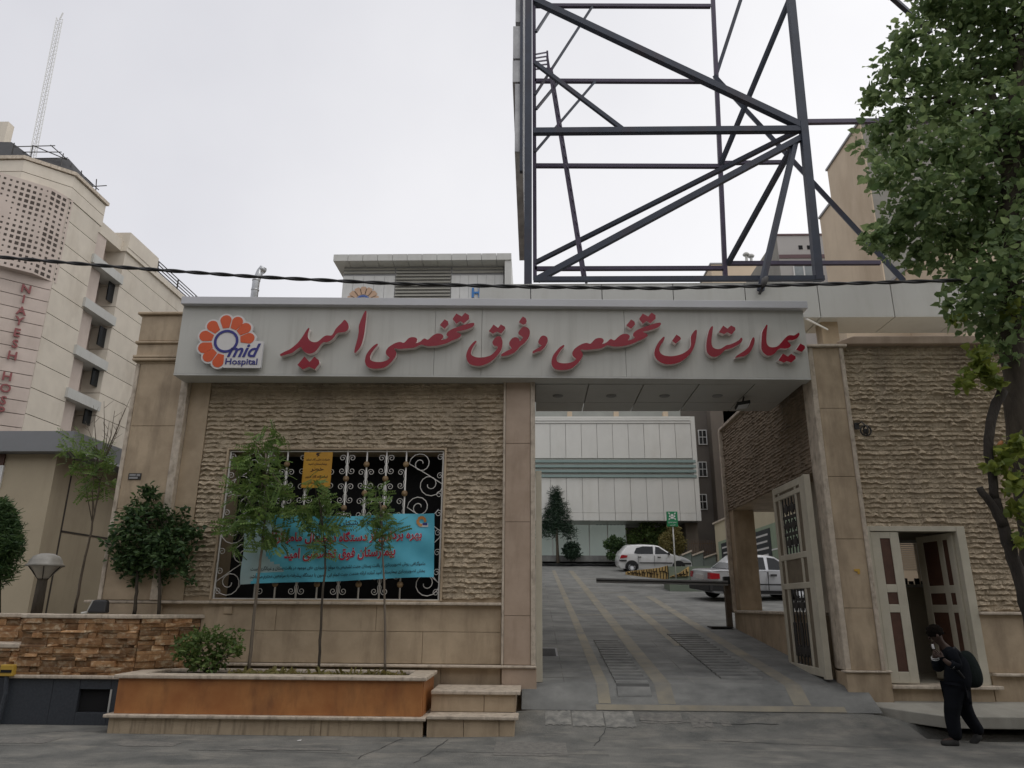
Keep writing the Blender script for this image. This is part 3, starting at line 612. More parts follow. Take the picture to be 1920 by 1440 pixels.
# ------------------------------------------------------------------ right gatehouse
rg = thing('gatehouse', 'beige split-face stone gatehouse with an open panelled door, right of the driveway', 'gatehouse', (7.5, 12, 0))
dr = (5.36, 6.76, 0.60, 2.90); XR = 13.0; ZR = 6.02
mb = MB(); rough_wall(mb, lambda u, v, d: (u, YW-d, v), 5.30, XR, 1.66, ZR, [(5.2, dr[1]+.06, 0, dr[3]+.05)], 5); mb.build('wall', M['rough'], rg)
mb = MB()
mb.box(5.3, XR, YW+.004, 12.25, dr[3], ZR+.06); mb.box(dr[1], XR, YW+.004, 12.25, 0, dr[3]); mb.box(5.15, XR, 12.25, 14.3, 3.3, ZR); mb.box(XR-.2, XR, 12.25, 14.3, 0, 3.3); rw = (P(1664, 1050, 14.3).x, P(1722, 1050, 14.3).x, P(1690, 1096, 14.3).z, P(1690, 1018, 14.3).z); mb.box(5.15, rw[0], 14.3, 14.4, 0, ZR); mb.box(rw[1], XR, 14.3, 14.4, 0, ZR); mb.box(rw[0], rw[1], 14.3, 14.4, 0, rw[2]); mb.box(rw[0], rw[1], 14.3, 14.4, rw[3], ZR)
mb.box(5.15, 5.30, 12.25, 14.3, 0, 3.3); mb.box(5.15, XR, YW, 14.3, 0.3, 0.58)
mb.build('wall_core', mat('room_plaster', (0.62, 0.57, 0.47), (0.55, 0.505, 0.415), 2, 0.9), rg)
mb = MB(); mb.prism([(5.22, 0, ZR+.06), (5.5, 0, ZR+.16), (XR, 0, ZR+.16), (XR, 0, ZR+.01), (5.22, 0, ZR+.01)], (0, 0.5, 0)); 
for i, v in enumerate(mb.v): mb.v[i] = (v[0], v[1]+YW-.14, v[2])
mb.build('coping', M['travpink'], rg, bevel=0.015)
mb = MB()
for a, b in ((0.80, 1.7), (1.7, 2.75), (2.75, 3.75), (3.75, 4.9), (4.9, 5.98)): mb.box(4.79, 5.235, YP, YW+.3, a+.003, b-.003)
mb.box(4.70, 5.36, YP-.02, YW+.3, 0.15, 0.77)
mb.build('pier', M['trav'], rg, bevel=0.004, bseg=1)
mb = MB(); mb.box(4.70, 4.788, YP-.015, YW+.3, 0.80, 5.98); mb.box(5.238, 5.305, YP-.02, YW+.05, 0.80, 5.98); mb.build('pier_edge_strip', M['moulding'], rg, bevel=0.012)
for bx_ in ((4.62, 5.36, YP-.06, YW+.2, 5.98, 6.03), (4.66, 5.38, YP-.06, YW-.02, 0.77, 0.80), (dr[1]+.16, XR, YW-.13, YW+.01, 0.735, 0.775), (dr[1]+.10, XR, YW-.11, YW+.01, 1.615, 1.66)): mb = MB(); mb.box(*bx_); mb.build('ledge', M['moulding'], rg, bevel=0.012)
mb = MB(); panels(mb, dr[1]+.1, XR, YW-.02, YW+.03, 0.775, 1.615, 5); panels(mb, dr[1]+.14, XR, YW-.03, YW+.03, 0.25, 0.735, 4); mb.box(5.37, dr[1]+.12, YW-.05, YW+.03, 0.25, 0.54); mb.build('plinth', M['trav'], rg, bevel=0.003, bseg=1)
mb = MB(); mb.box(5.36, dr[1]+.22, YW-.16, YW+.3, 0.55, 0.60); mb.build('threshold', M['moulding'], rg, bevel=0.01)
# door: frame, a closed leaf and one swung inwards
mb = MB(); mb.box(5.30, 5.37, YW-.05, YW+.1, dr[2], dr[3]+.06); mb.box(dr[1]-.03, dr[1]+.10, YW-.055, YW+.1, dr[2], dr[3]+.06); mb.box(5.37, dr[1]-.03, YW-.05, YW+.1, dr[3]-.02, dr[3]+.06); mb.build('door_frame', M['whitepaint'], rg, bevel=0.006)
def door_leaf(x0, w, y, fn, rows):
    d = MB(); h0, h1 = dr[2]+.02, dr[3]-.03
    zs = [h0, h0+.16, h0+1.02, h0+1.14, h0+1.32, h0+1.44, h1-.10, h1]
    cols = rows
    d.box(0, cols[0][0], -.02, .02, h0, h1)
    for i, (a, b) in enumerate(cols):
        nx_ = cols[i+1][0] if i+1 < len(cols) else w
        d.box(b, nx_, -.02, .02, h0, h1)
        for za, zb_ in ((zs[0], zs[1]), (zs[2], zs[3]), (zs[4], zs[5]), (zs[6], zs[7])): d.box(a, b, -.02, .02, za, zb_)
    d.v = [fn(v) for v in d.v]; o = d.build('door', M['whitepaint'], rg, bevel=0.004, bseg=1)
    pn = MB()
    for a, b in cols:
        for za, zb_ in ((zs[1], zs[2]), (zs[3], zs[4]), (zs[5], zs[6])): pn.box(a, b, -.008, .008, za, zb_)
    pn.v = [fn(v) for v in pn.v]; pn.build('panel', M['brown'], o)
    return o
door_leaf(0, 0.44, 0, lambda v: (5.38+v[0], YW-.01+v[1], v[2]), [(0.14, 0.30)])
ca, sa = math.cos(R(83)), math.sin(R(83))
d2 = door_leaf(0, 0.90, 0, lambda v: (dr[1]-.05-v[0]*ca-v[1]*sa, YW+.06+v[0]*sa-v[1]*ca, v[2]), [(0.12, 0.24), (0.36, 0.74)])
sc = MB()
for k in range(5):
    z = 2.0+0.13*k; th = [(0.55+0.05*math.cos(t_)*(1-t_/9), 0, z+0.05*math.sin(t_)*(1-t_/9)) for t_ in np.linspace(0, 7, 14)]
    sc.tube([((dr[1]-.05-p[0]*ca+.03*sa), YW+.06+p[0]*sa-.03, p[2]) for p in th], 0.012, 5)
sc.build('scrollwork', M['iron'], d2)
# window with blinds in the back wall of the room
mb = MB(); f_ = .05
for bx_ in ((rw[0]-f_, rw[0], rw[2]-f_, rw[3]+f_), (rw[1], rw[1]+f_, rw[2]-f_, rw[3]+f_), (rw[0], rw[1], rw[2]-f_, rw[2]), (rw[0], rw[1], rw[3], rw[3]+f_)): mb.box(bx_[0], bx_[1], 14.25, 14.299, bx_[2], bx_[3])
wr = mb.build('room_window', M['white'], rg)
q = MB(); z = rw[2]+.26
while z < rw[3]-.03: q.hexa([(rw[0]+.02, 14.30, z), (rw[1]-.02, 14.30, z), (rw[1]-.02, 14.325, z+.012), (rw[0]+.02, 14.325, z+.012)], [(rw[0]+.02, 14.30, z+.004), (rw[1]-.02, 14.30, z+.004), (rw[1]-.02, 14.325, z+.016), (rw[0]+.02, 14.325, z+.016)]); z += .036
q.build('blind', M['lwhite'], wr)
q = MB()
for k in range(5): q.box(rw[0]+.08+.11*k, rw[0]+.16+.11*k, 14.20, 14.24, rw[2]+.0, rw[2]+.06+.05*(k % 2))
q.build('sill_clutter', M['plastic'], wr)
# side block over the opening beside the gate, its corner pillar and low wall (all along the driveway)
XS_ = 4.75; YF = 18.1
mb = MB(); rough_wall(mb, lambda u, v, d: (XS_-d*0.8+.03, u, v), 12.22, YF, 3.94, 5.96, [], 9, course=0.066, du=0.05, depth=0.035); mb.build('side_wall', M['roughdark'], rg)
mb = MB(); mb.box(XS_+.035, 5.15, 12.25, YF, 3.93, 5.98); mb.box(5.151, 8.5, 14.41, YF, 3.94, 5.97); mb.build('side_block', M['trav'], rg)  # second box: roof widened to keep light off the pillar front
mb = MB(); mb.box(XS_-.06, XS_+.034, YF, YF+.12, 1.6, 5.99); mb.box(XS_-.05, 5.2, 12.25, YF+.14, 5.98, 6.05); mb.build('side_coping', M['moulding'], rg, bevel=0.01)
mb = MB(); mb.box(XS_+.036, 5.28, YF-.35, YF+.05, 1.63, 3.93); mb.build('pillar', M['trav'], rg, bevel=0.006)
mb = MB(); mb.prism([(XS_, 12.6, 0.2), (XS_, YF+.1, 0.8), (XS_, YF+.1, 1.575), (XS_, 12.6, 1.575)], (0.5, 0, 0)); mb.build('low_wall', M['trav'], rg)
mb = MB(); mb.box(XS_-.05, XS_+.55, 12.6, YF+.14, 1.576, 1.625); mb.build('low_wall_coping', M['moulding'], rg, bevel=0.01)
# lantern bracket and small yellow tag
c = P(1607, 800, 11.9)
lb = MB(); lb.box(c.x-.05, c.x+.02, 11.86, 11.9, c.z-.05, c.z+.06); lb.tube([(c.x, 11.86, c.z+.03), (c.x+.02, 11.76, c.z+.05), (c.x+.05, 11.72, c.z-.02)], 0.012, 6)
lt = lb.build('wall_lantern', M['iron']); tag(lt, 'small black iron ring lantern on the stone beside the right gate pier', 'lantern')
q = MB(); q.tube([(c.x+.05+.085*math.cos(t_), 11.72, c.z-.11+.085*math.sin(t_)) for t_ in np.linspace(0, 2*math.pi, 17)], 0.014, 6); q.tube([(c.x+.05, 11.72+.0+.08*math.cos(t_), c.z-.11+.08*math.sin(t_)) for t_ in np.linspace(0, 2*math.pi, 17)], 0.012, 6); q.lathe([(0, -.05), (.04, -.03), (.05, .02), (0, .05)], (c.x+.05, 11.72, c.z-.12), 10); q.build('cage', M['iron'], lt)
c = P(1607, 1071, 11.89); mb = MB(); mb.prism([(c.x-.045, 11.885, c.z+.03), (c.x+.045, 11.885, c.z+.035), (c.x+.04, 11.885, c.z-.04), (c.x+.005, 11.885, c.z-.045), (c.x+.01, 11.885, c.z-.005), (c.x-.04, 11.885, c.z)], (0, 0.012, 0)); tag(mb.build('sticker', plain('yellow_sticker', (0.55, 0.33, 0.05))), 'small torn yellow sticker on the right gate pier', 'sticker')

# flood lamp under the canopy corner
c = PZ(1392, 756, ZS-.16); fl = MB(); fl.hexa([(c.x-.12, c.y-.1, c.z-.06), (c.x+.12, c.y-.1, c.z-.02), (c.x+.12, c.y+.1, c.z-.06), (c.x-.12, c.y+.1, c.z-.1)], [(c.x-.12, c.y-.1, c.z), (c.x+.12, c.y-.1, c.z+.04), (c.x+.12, c.y+.1, c.z), (c.x-.12, c.y+.1, c.z-.04)])
fo = fl.build('flood_lamp', M['plastic'], bevel=0.01); tag(fo, 'black flood lamp hanging below the right corner of the canopy', 'flood lamp')
q = MB(); q.tube([(c.x, c.y, c.z), (c.x+.05, c.y+.05, ZS-.03)], 0.015, 6); q.build('bracket', M['iron'], fo)
q = MB(); q.hexa([(c.x-.1, c.y-.08, c.z-.067), (c.x+.1, c.y-.08, c.z-.03), (c.x+.1, c.y+.08, c.z-.07), (c.x-.1, c.y+.08, c.z-.105)], [(c.x-.1, c.y-.08, c.z-.062), (c.x+.1, c.y-.08, c.z-.024), (c.x+.1, c.y+.08, c.z-.064), (c.x-.1, c.y+.08, c.z-.099)]); q.build('lens', M['lampclear'], fo)

# ------------------------------------------------------------------ gate leaves (folded back along the drive)
def gate(label, X, y0, y1, z0, z1, thick, ornate=True):
    g = thing('gate_leaf', label, 'gate', (X, y0, z0))
    L = y1-y0; H = z1-z0; st = 0.11
    def B(m, a, b, c, d, th=thick): m.box(X-th/2, X+th/2, y0+a, y0+b, z0+c, z0+d)
    f = MB(); rails = [0, 0.12, 1.36, 1.46, 1.86, 1.96, 2.95, 3.03, H-.12, H]
    rails = [r*H/3.2 if i < 8 else r for i, r in enumerate(rails)]
    B(f, 0, 0.22, 0, H); B(f, L-st, L, 0, H)
    for a, b in zip(rails[0::2], rails[1::2]): B(f, 0.22, L-st, a, b)
    B(f, 0.42, 0.50, rails[1], H-.12, thick*.9); B(f, L-.36, L-.29, rails[1], H-.12, thick*.9)
    f.build('frame', M['whitepaint'], g, bevel=0.006, bseg=1)
    p = MB(); 
    for a, b in ((0.22, 0.42), (L-.29, L-st)):
        for c, d in ((rails[1], rails[2]), (rails[3], rails[4]), (rails[5], rails[8])): B(p, a, b, c, d, 0.02)
    B(p, 0.5, L-.36, rails[3], rails[4], 0.02); B(p, 0.5, L-.36, rails[7], rails[8], 0.02)
    p.build('infill_panel', mat('gate_infill', (0.20, 0.165, 0.115), (0.15, 0.12, 0.085), 6, 0.6), g)
    for c, d, full in ((rails[1], rails[2], True), (rails[5], rails[6], False)):
        b = MB()
        for k in range(5):
            y = 0.5+(L-.86)*(k+0.5)/5; B(b, y-.012, y+.012, c, d, 0.024)
            if k in (1, 3):
                hs = ((0.18, 0.78) if full else (0.2, 0.5, 0.8))
                for h in hs:
                    zc = c+(d-c)*h; B(b, y-.10, y+.10, zc-.05, zc+.05, 0.03); B(b, y-.05, y+.05, zc-.09, zc+.09, 0.032)
            if full and k % 2 == 0: B(b, y-.06, y+.06, c+(d-c)*.1, c+(d-c)*.55, 0.028)
        if not full:
            for h in (0.35, 0.5, 0.65):
                zc = c+(d-c)*h; B(b, 0.55, L-.4, zc-.03, zc+.03, 0.026)
        b.build('grille', M['iron'], g, bevel=0.008, bseg=1)
    h = MB(); h.box(X-.05, X+.05, y0-.10, y0-.01, z0-.02, z0+H); h.build('hinge_post', M['whitepaint'], g)
    return g
gate('cream steel gate leaf with dark ironwork, folded open against the right gatehouse', 4.56, 12.30, 13.95, 0.66, 3.84, 0.06)
gate('cream steel gate leaf seen edge-on along the left gatehouse', 0.075, 12.12, 14.3, 0.60, 3.86, 0.06)

# ------------------------------------------------------------------ boom barrier
bb = thing('boom_barrier', 'grey boom barrier lowered across the driveway from a rusty post', 'barrier', (4.5, 18.3, 1.2))
pz = ramp_z(18.3); a = P(1385, 1094, 18.25); b = P(1118, 1088, 18.25)
mb = MB(); mb.box(4.56, 4.68, 18.14, 18.30, pz, a.z+.10); mb.build('post', mat('rusty_post', (0.13, 0.115, 0.09), (0.10, 0.06, 0.035), 6, 0.8, 0.3, 40), bb, bevel=0.01)
mb = MB(); mb.bar(b, (4.62, 18.1, a.z), 0.07, 0.11); mb.build('arm', M['grey'], bb, bevel=0.008)
mb = MB(); mb.bar(b+Vector((0, -.037, .0)), (4.62, 18.063, a.z), 0.01, 0.03); mb.build('arm_stripe', M['plastic'], bb)
mb = MB(); mb.box(4.15, 4.66, 18.05, 18.5, pz+.0, pz+.035); mb.build('base_plate', M['iron'], bb)
mb = MB(); mb.box(4.55, 4.69, 18.135, 18.31, a.z-.02, a.z+.16); mb.build('housing', M['plastic'], bb, bevel=0.02)

# drain cover
a = ramp_z(14.9); mb = MB()
for k in range(7): y = 14.3+.12*k; mb.box(0.14, 0.40, y, y+.07, ramp_z(y)+.002, ramp_z(y)+.02)
o = mb.build('drain_cover', M['iron']); tag(o, 'slotted dark drain cover in the paving just inside the left gate pier', 'drain cover')
q = MB(); q.hexa([(0.10, 14.26, ramp_z(14.26)), (0.44, 14.26, ramp_z(14.26)), (0.44, 15.2, ramp_z(15.2)), (0.10, 15.2, ramp_z(15.2))], [(0.10, 14.26, ramp_z(14.26)+.008), (0.44, 14.26, ramp_z(14.26)+.008), (0.44, 15.2, ramp_z(15.2)+.008), (0.10, 15.2, ramp_z(15.2)+.008)]); q.build('surround', M['grey'], o)

# ------------------------------------------------------------------ clad girder behind the sign, carrying the billboard frame
YB = 13.95
gd = thing('clad_girder', 'grey panel-clad girder above the gate, carrying the steel billboard frame', 'girder', (4, 14.4, 7.4))
zb0, zb1 = P(1600, 592, YB).z, P(1600, 530, YB).z; gx0 = P(898, 560, YB).x
mb = MB(); cuts = [gx0]+[P(px, 560, YB).x for px in (995, 1129, 1263, 1398, 1535, 1673)]
while cuts[-1] < 13: cuts.append(cuts[-1]+1.36)
for a, b in zip(cuts[:-1], cuts[1:]):
    mb.box(a+.009, b-.009, YB, YB+.05, zb0, zb1); mb.box(a+.009, b-.009, YB, YB+.92, zb0-.03, zb0-.002); 
mb.box(gx0, gx0+.03, YB+.05, YB+.92, zb0, zb1)
mb.build('cladding', M['acp2'], gd)
mb = MB(); mb.box(gx0+.04, cuts[-1]-.02, YB+.055, YB+.9, zb0, zb1-.02); mb.build('core', M['grey'], gd)
mb = MB(); mb.box(gx0-.02, cuts[-1], YB-.012, YB+.94, zb1, zb1+.012); mb.build('top_flashing', M['acp2'], gd)
c = P(1552, 615, 14.3); mb = MB(); mb.box(c.x-.17, c.x+.17, 14.2, 14.5, 5.9, zb0-.03); mb.build('support_post', M['trav'], gd)
mb = MB(); mb.box(gx0+.4, gx0+.8, 14.2, 14.5, 5.5, zb0-.03); mb.box(11.5, 11.8, 14.2, 14.5, 5.9, zb0-.03); mb.build('support_post', M['trav'], gd)
mb = MB(); a = P(1512, 598, 12.4); b = P(1552, 618, 14.1); mb.tube([a, b], 0.018, 6); tag(mb.build('conduit', M['white']), 'thin white conduit running from the sign end to the girder post', 'conduit')

bf = thing('billboard_frame', 'tall dark steel billboard frame of columns and diagonal braces above the gate', 'billboard frame', (3, 15, zb1))
YF1, YF2 = 14.15, 16.6
def beam(n, a, b, w, m='steel', h=None):
    q = MB(); q.bar(a, b, w, h); return q.build(n, M[m], bf)
Tp = -330
# front truss
cl = P(990, 528, YF1); lt_ = P(989, Tp, YF1)
beam('column', (cl.x, YF1, zb1), (cl.x+.02, YF1, lt_.z), 0.165)
beam('column', P(1535, 526, YF1), P(1450, Tp, YF1), 0.165)
beam('beam', P(1000, 524, YF1-.02), P(1545, 522, YF1-.02), 0.10)
beam('beam', P(1000, 247, YF1), P(1508, 243, YF1), 0.135)
beam('brace', P(1003, 1, YF1), P(1505, 238, YF1), 0.15)
beam('brace', P(1505, 257, YF1+.03), P(1008, 524, YF1+.03), 0.13)
beam('brace', P(1003, 118, YF1+.05), P(1168, 243, YF1+.05), 0.09)
beam('brace', P(1492, 262, YF1+.05), P(1426, 545, YF1-.3), 0.11)
# rear truss
beam('column', P(1360, 524, YF2), P(1322, Tp, YF2), 0.105, 'steel2')
beam('column', P(1003, 524, YF2), P(1000, Tp, YF2), 0.098, 'steel2')
beam('beam', P(1003, 11, YF2), P(1332, 12, YF2), 0.098, 'steel2')
beam('beam', P(1003, 152, YF2), P(1336, 153, YF2), 0.098, 'steel2')
beam('beam', P(1003, 311, YF2), P(1352, 312, YF2), 0.10, 'steel2')
beam('beam', P(1350, 306, YF2), P(1484, 304, YF2), 0.09, 'steel2')
beam('beam', P(1003, 504, YF2), P(1358, 503, YF2), 0.098, 'steel2')
beam('beam', P(1360, 494, YF2), P(1650, 493, YF2), 0.098, 'steel2')
beam('beam', P(1512, 229, YF1), P(1740, 226, YF1+1), 0.10, 'steel2')
beam('brace', P(1340, 143, YF2), P(1694, 526, YF2-1.9), 0.105)
beam('brace', P(1480, 0, YF1+.2), P(1350, 311, YF2), 0.10)
beam('brace', P(1392, -10, YF2), P(1341, 146, YF2), 0.10)
beam('brace', P(1341, -190, YF2), P(1392, -10, YF2), 0.10)
beam('brace', P(1493, 262, YF1+.1), P(1364, 496, YF2), 0.105)
beam('brace', P(1499, 244, YF1+.25), P(1003, 493, YF2), 0.10)
beam('brace', P(1672, -5, YF1), P(1745, 60, YF1+1), 0.10)
beam('brace', P(1440, -330, YF1), P(1672, -5, YF1), 0.12)
# thin knee braces between the billboard face and the rear beams
for a, b in (((1005, 60), (1032, 18)), ((1003, 178), (1112, 10)), ((1005, 205), (1050, 150)), ((1003, 285), (1118, 150))):
    beam('knee_brace', P(*a, 15.2), P(*b, YF2), 0.06)
# ladder
la0, la1 = P(1030, 118, 15.2), P(1096, 524, 14.9)
lad = MB(); dx = Vector((0.055, 0.19, 0))
lad.bar(la0-dx, la1-dx, 0.055); lad.bar(la0+dx, la1+dx, 0.055)
for k in range(1, 20):
    q = la0.lerp(la1, k/20); lad.bar(q-dx, q+dx, 0.022)
lad.build('ladder', M['steel2'], bf)
lad = MB(); 
for k in range(5): lad.bar(P(1004, 102+7*k, 15.2), P(1026, 98+7.5*k, 15.7), 0.035)
lad.bar(P(1026, 96, 15.7), P(1028, 130, 15.7), 0.05); lad.build('platform_rail', M['steel2'], bf)
# billboard panels edge-on at the left of the frame
M['bill'] = mat('weathered_billboard_sheet', (0.50, 0.50, 0.50), (0.33, 0.33, 0.34), 3, 0.7, stain=(0.16, 0.16, 0.17), stain_amt=0.6)
for (y0p, y1p, xo) in ((-330, 70, -.10), (78, 137, -.155), (141, 180, -.16), (184, 308, -.10)):
    a = P(985, y0p, 14.6); b = P(985, y1p, 14.6)
    q = MB(); q.box(cl.x-.20+xo, cl.x-.125, 14.1, 19.5, b.z, a.z); q.build('billboard_panel', M['bill'], bf)
q = MB(); a = P(985, -330, 14.6); b = P(985, 345, 14.6); q.box(cl.x-.185, cl.x-.12, YF1-.09, YF1+.03, b.z, a.z); q.build('panel_rail', M['steel'], bf)

# ------------------------------------------------------------------ overhead cable and the bird on it
cabp = [(-60, 478), (0, 482), (240, 502), (480, 519), (745, 532), (1000, 538), (1240, 540.5), (1500, 534), (1780, 526), (2100, 512)]
YC = 9.0; pts = [P(x, y, YC) for x, y in cabp]; path = []
for i in range(len(pts)-1):
    for k in range(14): path.append(pts[i].lerp(pts[i+1], k/14))
path.append(pts[-1])
cab = MB()
for ph in (0, math.pi):
    q = []; s_ = 0
    fine = []
    for i in range(len(path)-1):
        for k in range(3): fine.append(path[i].lerp(path[i+1], k/3))
    for i, p in enumerate(fine): a = i*0.40+ph; q.append(p+Vector((0, 0.012*math.cos(a), 0.012*math.sin(a))))
    cab.tube(q, 0.0165, 7)
cb = cab.build('overhead_cable', M['plastic'], smooth=True); tag(cb, 'thick black twisted power cable strung across the whole front', 'cable')
c = P(1435, 532, YC)
bd = MB(); bd.tube([P(1430, 538, YC-.02), P(1432, 531, YC-.02), P(1434, 525, YC), P(1437, 521.5, YC), P(1438.5, 519, YC), P(1439.5, 517.5, YC-.01)], [0.012, 0.040, 0.045, 0.030, 0.022, 0.006], 10)
bo = bd.build('bird', mat('grey_plumage', (0.11, 0.105, 0.10), (0.07, 0.068, 0.066), 20, 0.8), smooth=True); tag(bo, 'small grey bird perched on the black cable, tail hanging down', 'bird')
q = MB(); q.hexa([P(1428, 538, YC+.01), P(1433, 538, YC+.01), P(1433, 538, YC+.03), P(1428, 538, YC+.03)], [P(1421, 552, YC+.02), P(1426.5, 552.5, YC+.02), P(1426.5, 552.5, YC+.03), P(1421, 552, YC+.03)]); q.build('tail', M['iron'], bo)
q = MB(); q.tube([P(1439, 517.8, YC-.005), P(1441.5, 518.6, YC-.02)], [0.006, 0.001], 6); q.build('beak', M['iron'], bo)

# ------------------------------------------------------------------ orange planter with its steps
pl = thing('planter', 'long orange-panelled stone planter in front of the grilled window', 'planter', (-3.6, 10.8, 0))
px0, px1, py0, py1 = -5.80, -1.53, 10.72, 11.84
mb = MB(); panels(mb, px0-.04, px1+.02, py0-.03, py1, -.05, 0.20, 2, stag=(-2.9,)); mb.build('base', mat('drip_stained_travertine', (0.50, 0.40, 0.28), (0.40, 0.315, 0.215), 3, 0.6, 0.2, 80, stain=(0.14, 0.11, 0.075), stain_amt=0.8, stain_scale=(14, 14, 1.2)), pl, bevel=0.004, bseg=1)
mb = MB(); mb.box(px0-.10, px1+.06, py0-.09, py1, 0.20, 0.245); mb.build('base_ledge', M['moulding'], pl, bevel=0.012)
mb = MB(); mb.box(px0, px1-.012, py0, py0+.05, 0.246, 0.70); mb.box(px1-.05, px1, py0+.052, py1, 0.246, 0.70); mb.box(px0, px0+.05, py0+.052, py1, 0.246, 0.70); mb.build('side_panel', M['orange'], pl, bevel=0.003, bseg=1)
mb = MB()
for x0, x1, y0, y1 in ((px0-.05, px1+.05, py0-.05, py0+.24), (px1-.26, px1+.05, py0+.241, py1), (px0-.05, px0+.26, py0+.241, py1), (px0+.261, px1-.261, py1-.16, py1)): mb.box(x0, x1, y0, y1, 0.70, 0.752)
mb.build('rim', M['moulding'], pl, bevel=0.012)
mb = MB(); n_ = 24
for i in range(n_+1):
    for j in range(5): mb.v.append((px0+.1+(px1-px0-.2)*i/n_, py0+.1+(py1-py0-.15)*j/4, 0.69+0.03*math.sin(i*1.7+j*2.1)))
for i in range(n_):
    for j in range(4): mb.f.append([i*5+j, i*5+j+1, (i+1)*5+j+1, (i+1)*5+j]); mb.m.append(0)
mb.build('soil', M['soil'], pl, smooth=True)
st = thing('steps', 'two pale travertine steps between the orange planter and the gate pier', 'steps', (-0.9, 11, 0))
x0, x1 = px1+.07, -0.22
mb = MB(); panels(mb, x0, x1-.05, 10.69, 11.85, -.05, 0.225, 2, stag=(x0+.5, x0+.98)); panels(mb, x0, x1-.04, 11.05, 11.85, 0.27, 0.50, 2, stag=(x0+.75,)); mb.build('riser', M['trav'], st, bevel=0.004, bseg=1)
mb = MB(); mb.box(x0, x1, 10.64, 11.05, 0.225, 0.27); mb.build('tread', M['moulding'], st, bevel=0.01)
mb = MB(); mb.box(x0, x1+.02, 11.0, 11.85, 0.50, 0.55); mb.build('tread', M['moulding'], st, bevel=0.01)
# low sprouts in the soil
rng = np.random.default_rng(11)
mb = MB(); pts = np.stack([rng.uniform(-4.4, -1.85, 500), rng.uniform(10.99, 11.45, 500), np.full(500, 0.715)], 1); leaves(mb, pts, 0.11, 'oval', rng, 0.9)
o = mb.build('ground_cover', M['leafgold']); tag(o, 'low yellowish sprouts growing along the orange planter', 'ground cover'); o['kind'] = 'stuff'

# ------------------------------------------------------------------ stone-faced planter on the left
sp = thing('stone_planter', 'rusty split-stone planter with pale coping over a dark granite base, far left', 'planter', (-8, 11.5, 0))
YS = 11.35; c1 = -5.94; c2 = (-5.31, 11.98)
zcap1 = 1.535; zcap0 = 1.475; zl = P(100, 1265, YS).z; xl = P(46, 1180, YS).x
def stack_stone(mb, p0, p1, z0, z1, seed, nrm):
    rng_ = random.Random(seed); L = (Vector(p1)-Vector(p0)).length; d = (Vector(p1)-Vector(p0)).normalized(); nrm = Vector(nrm)
    z = z0
    while z < z1-.02:
        h = min(rng_.uniform(0.03, 0.10), z1-z); s_ = 0
        while s_ < L-.01:
            w = min(rng_.uniform(0.12, 0.42), L-s_); o_ = rng_.uniform(0.004, 0.060)
            a = Vector(p0)+d*(s_+.002); b = Vector(p0)+d*(s_+w-.002)
            j = lambda: rng_.uniform(-.016, .016)
            q = []
            for zz in (z+.002, z+h-.002):
                for pnt, oo in ((a, o_+j()), (b, o_+j())): q.append((pnt.x+nrm.x*oo, pnt.y+nrm.y*oo, zz))
            back = [(a.x-nrm.x*.05, a.y-nrm.y*.05), (b.x-nrm.x*.05, b.y-nrm.y*.05)]
            mb.hexa([q[0], q[1], (*back[1], z+.002), (*back[0], z+.002)], [q[2], q[3], (*back[1], z+h-.002), (*back[0], z+h-.002)])
            s_ += w
        z += h
M['stack'] = mat('rust_quartzite', (0.36, 0.21, 0.10), (0.23, 0.115, 0.05), 10, 0.75, 0.5, 50, stain=(0.58, 0.48, 0.33), stain_amt=0.95, stain_scale=(11, 11, 16), island=0.5)
sq = 0.7071
mb = MB(); stack_stone(mb, (xl, YS, 0), (c1, YS, 0), zl, zcap0, 1, (0, -1, 0)); stack_stone(mb, (c1, YS, 0), (c2[0], c2[1], 0), zl, zcap0, 2, (sq, -sq, 0))
stack_stone(mb, (-12, YS, 0), (xl, YS, 0), zl, P(20, 1212, YS).z, 3, (0, -1, 0)); stack_stone(mb, (-12, YS+.5, 0), (xl+.1, YS+.5, 0), P(20, 1212, YS).z-.1, zcap0, 4, (0, -1, 0))
mb.build('stone_facing', M['stack'], sp)
mb = MB(); mb.prism([(xl, YS+.05, 0), (c1, YS+.05, 0), (c2[0], c2[1], 0), (c2[0], 12.3, 0), (xl, 12.3, 0)], (0, 0, zcap0-.02)); mb.box(-12, xl, YS+.05, YS+.55, 0, P(20, 1212, YS).z-.02); mb.box(-12, xl, YS+.55, 12.6, 0, zcap0-.02); mb.build('core', M['granite'], sp)
mb = MB(); mb.prism([(xl-.05, YS-.06, zcap0), (c1+.03, YS-.06, zcap0), (c2[0]+.07, c2[1], zcap0), (c2[0]-.3, c2[1], zcap0), (c1-.1, YS+.28, zcap0), (xl-.05, YS+.28, zcap0)], (0, 0, zcap1-zcap0)); mb.box(-12, xl-.052, YS+.42, YS+.75, zcap0, zcap1); mb.box(-12, xl+.0, YS-.06, YS+.5, P(20, 1212, YS).z-.02, P(20, 1206, YS).z); mb.build('coping', M['moulding'], sp, bevel=0.012)
mb = MB(); mb.box(P(14, 1268, YS).x, c1+.06, YS-.07, YS+.1, zl-.05, zl); mb.build('lower_moulding', M['moulding'], sp, bevel=0.012)
vx0, vx1, vz0, vz1 = P(147, 1310, YS).x, P(206, 1310, YS).x, P(180, 1336, YS).z, P(180, 1292, YS).z
mb = MB(); g = .004
for x0, x1, z0, z1 in ((-12, -8.3, -.05, zl-.052), (-8.3+g, -7.1, .0, zl-.052), (-7.1+g, vx0, .0, zl-.052), (vx0+g, vx1, vz1, zl-.052), (vx0+g, vx1, .0, vz0), (vx1+g, c1+.0, .0, zl-.052)): mb.box(x0, x1, YS-.02, YS+.049, z0, z1)
mb.build('granite_base', M['granite'], sp, bevel=0.003, bseg=1)
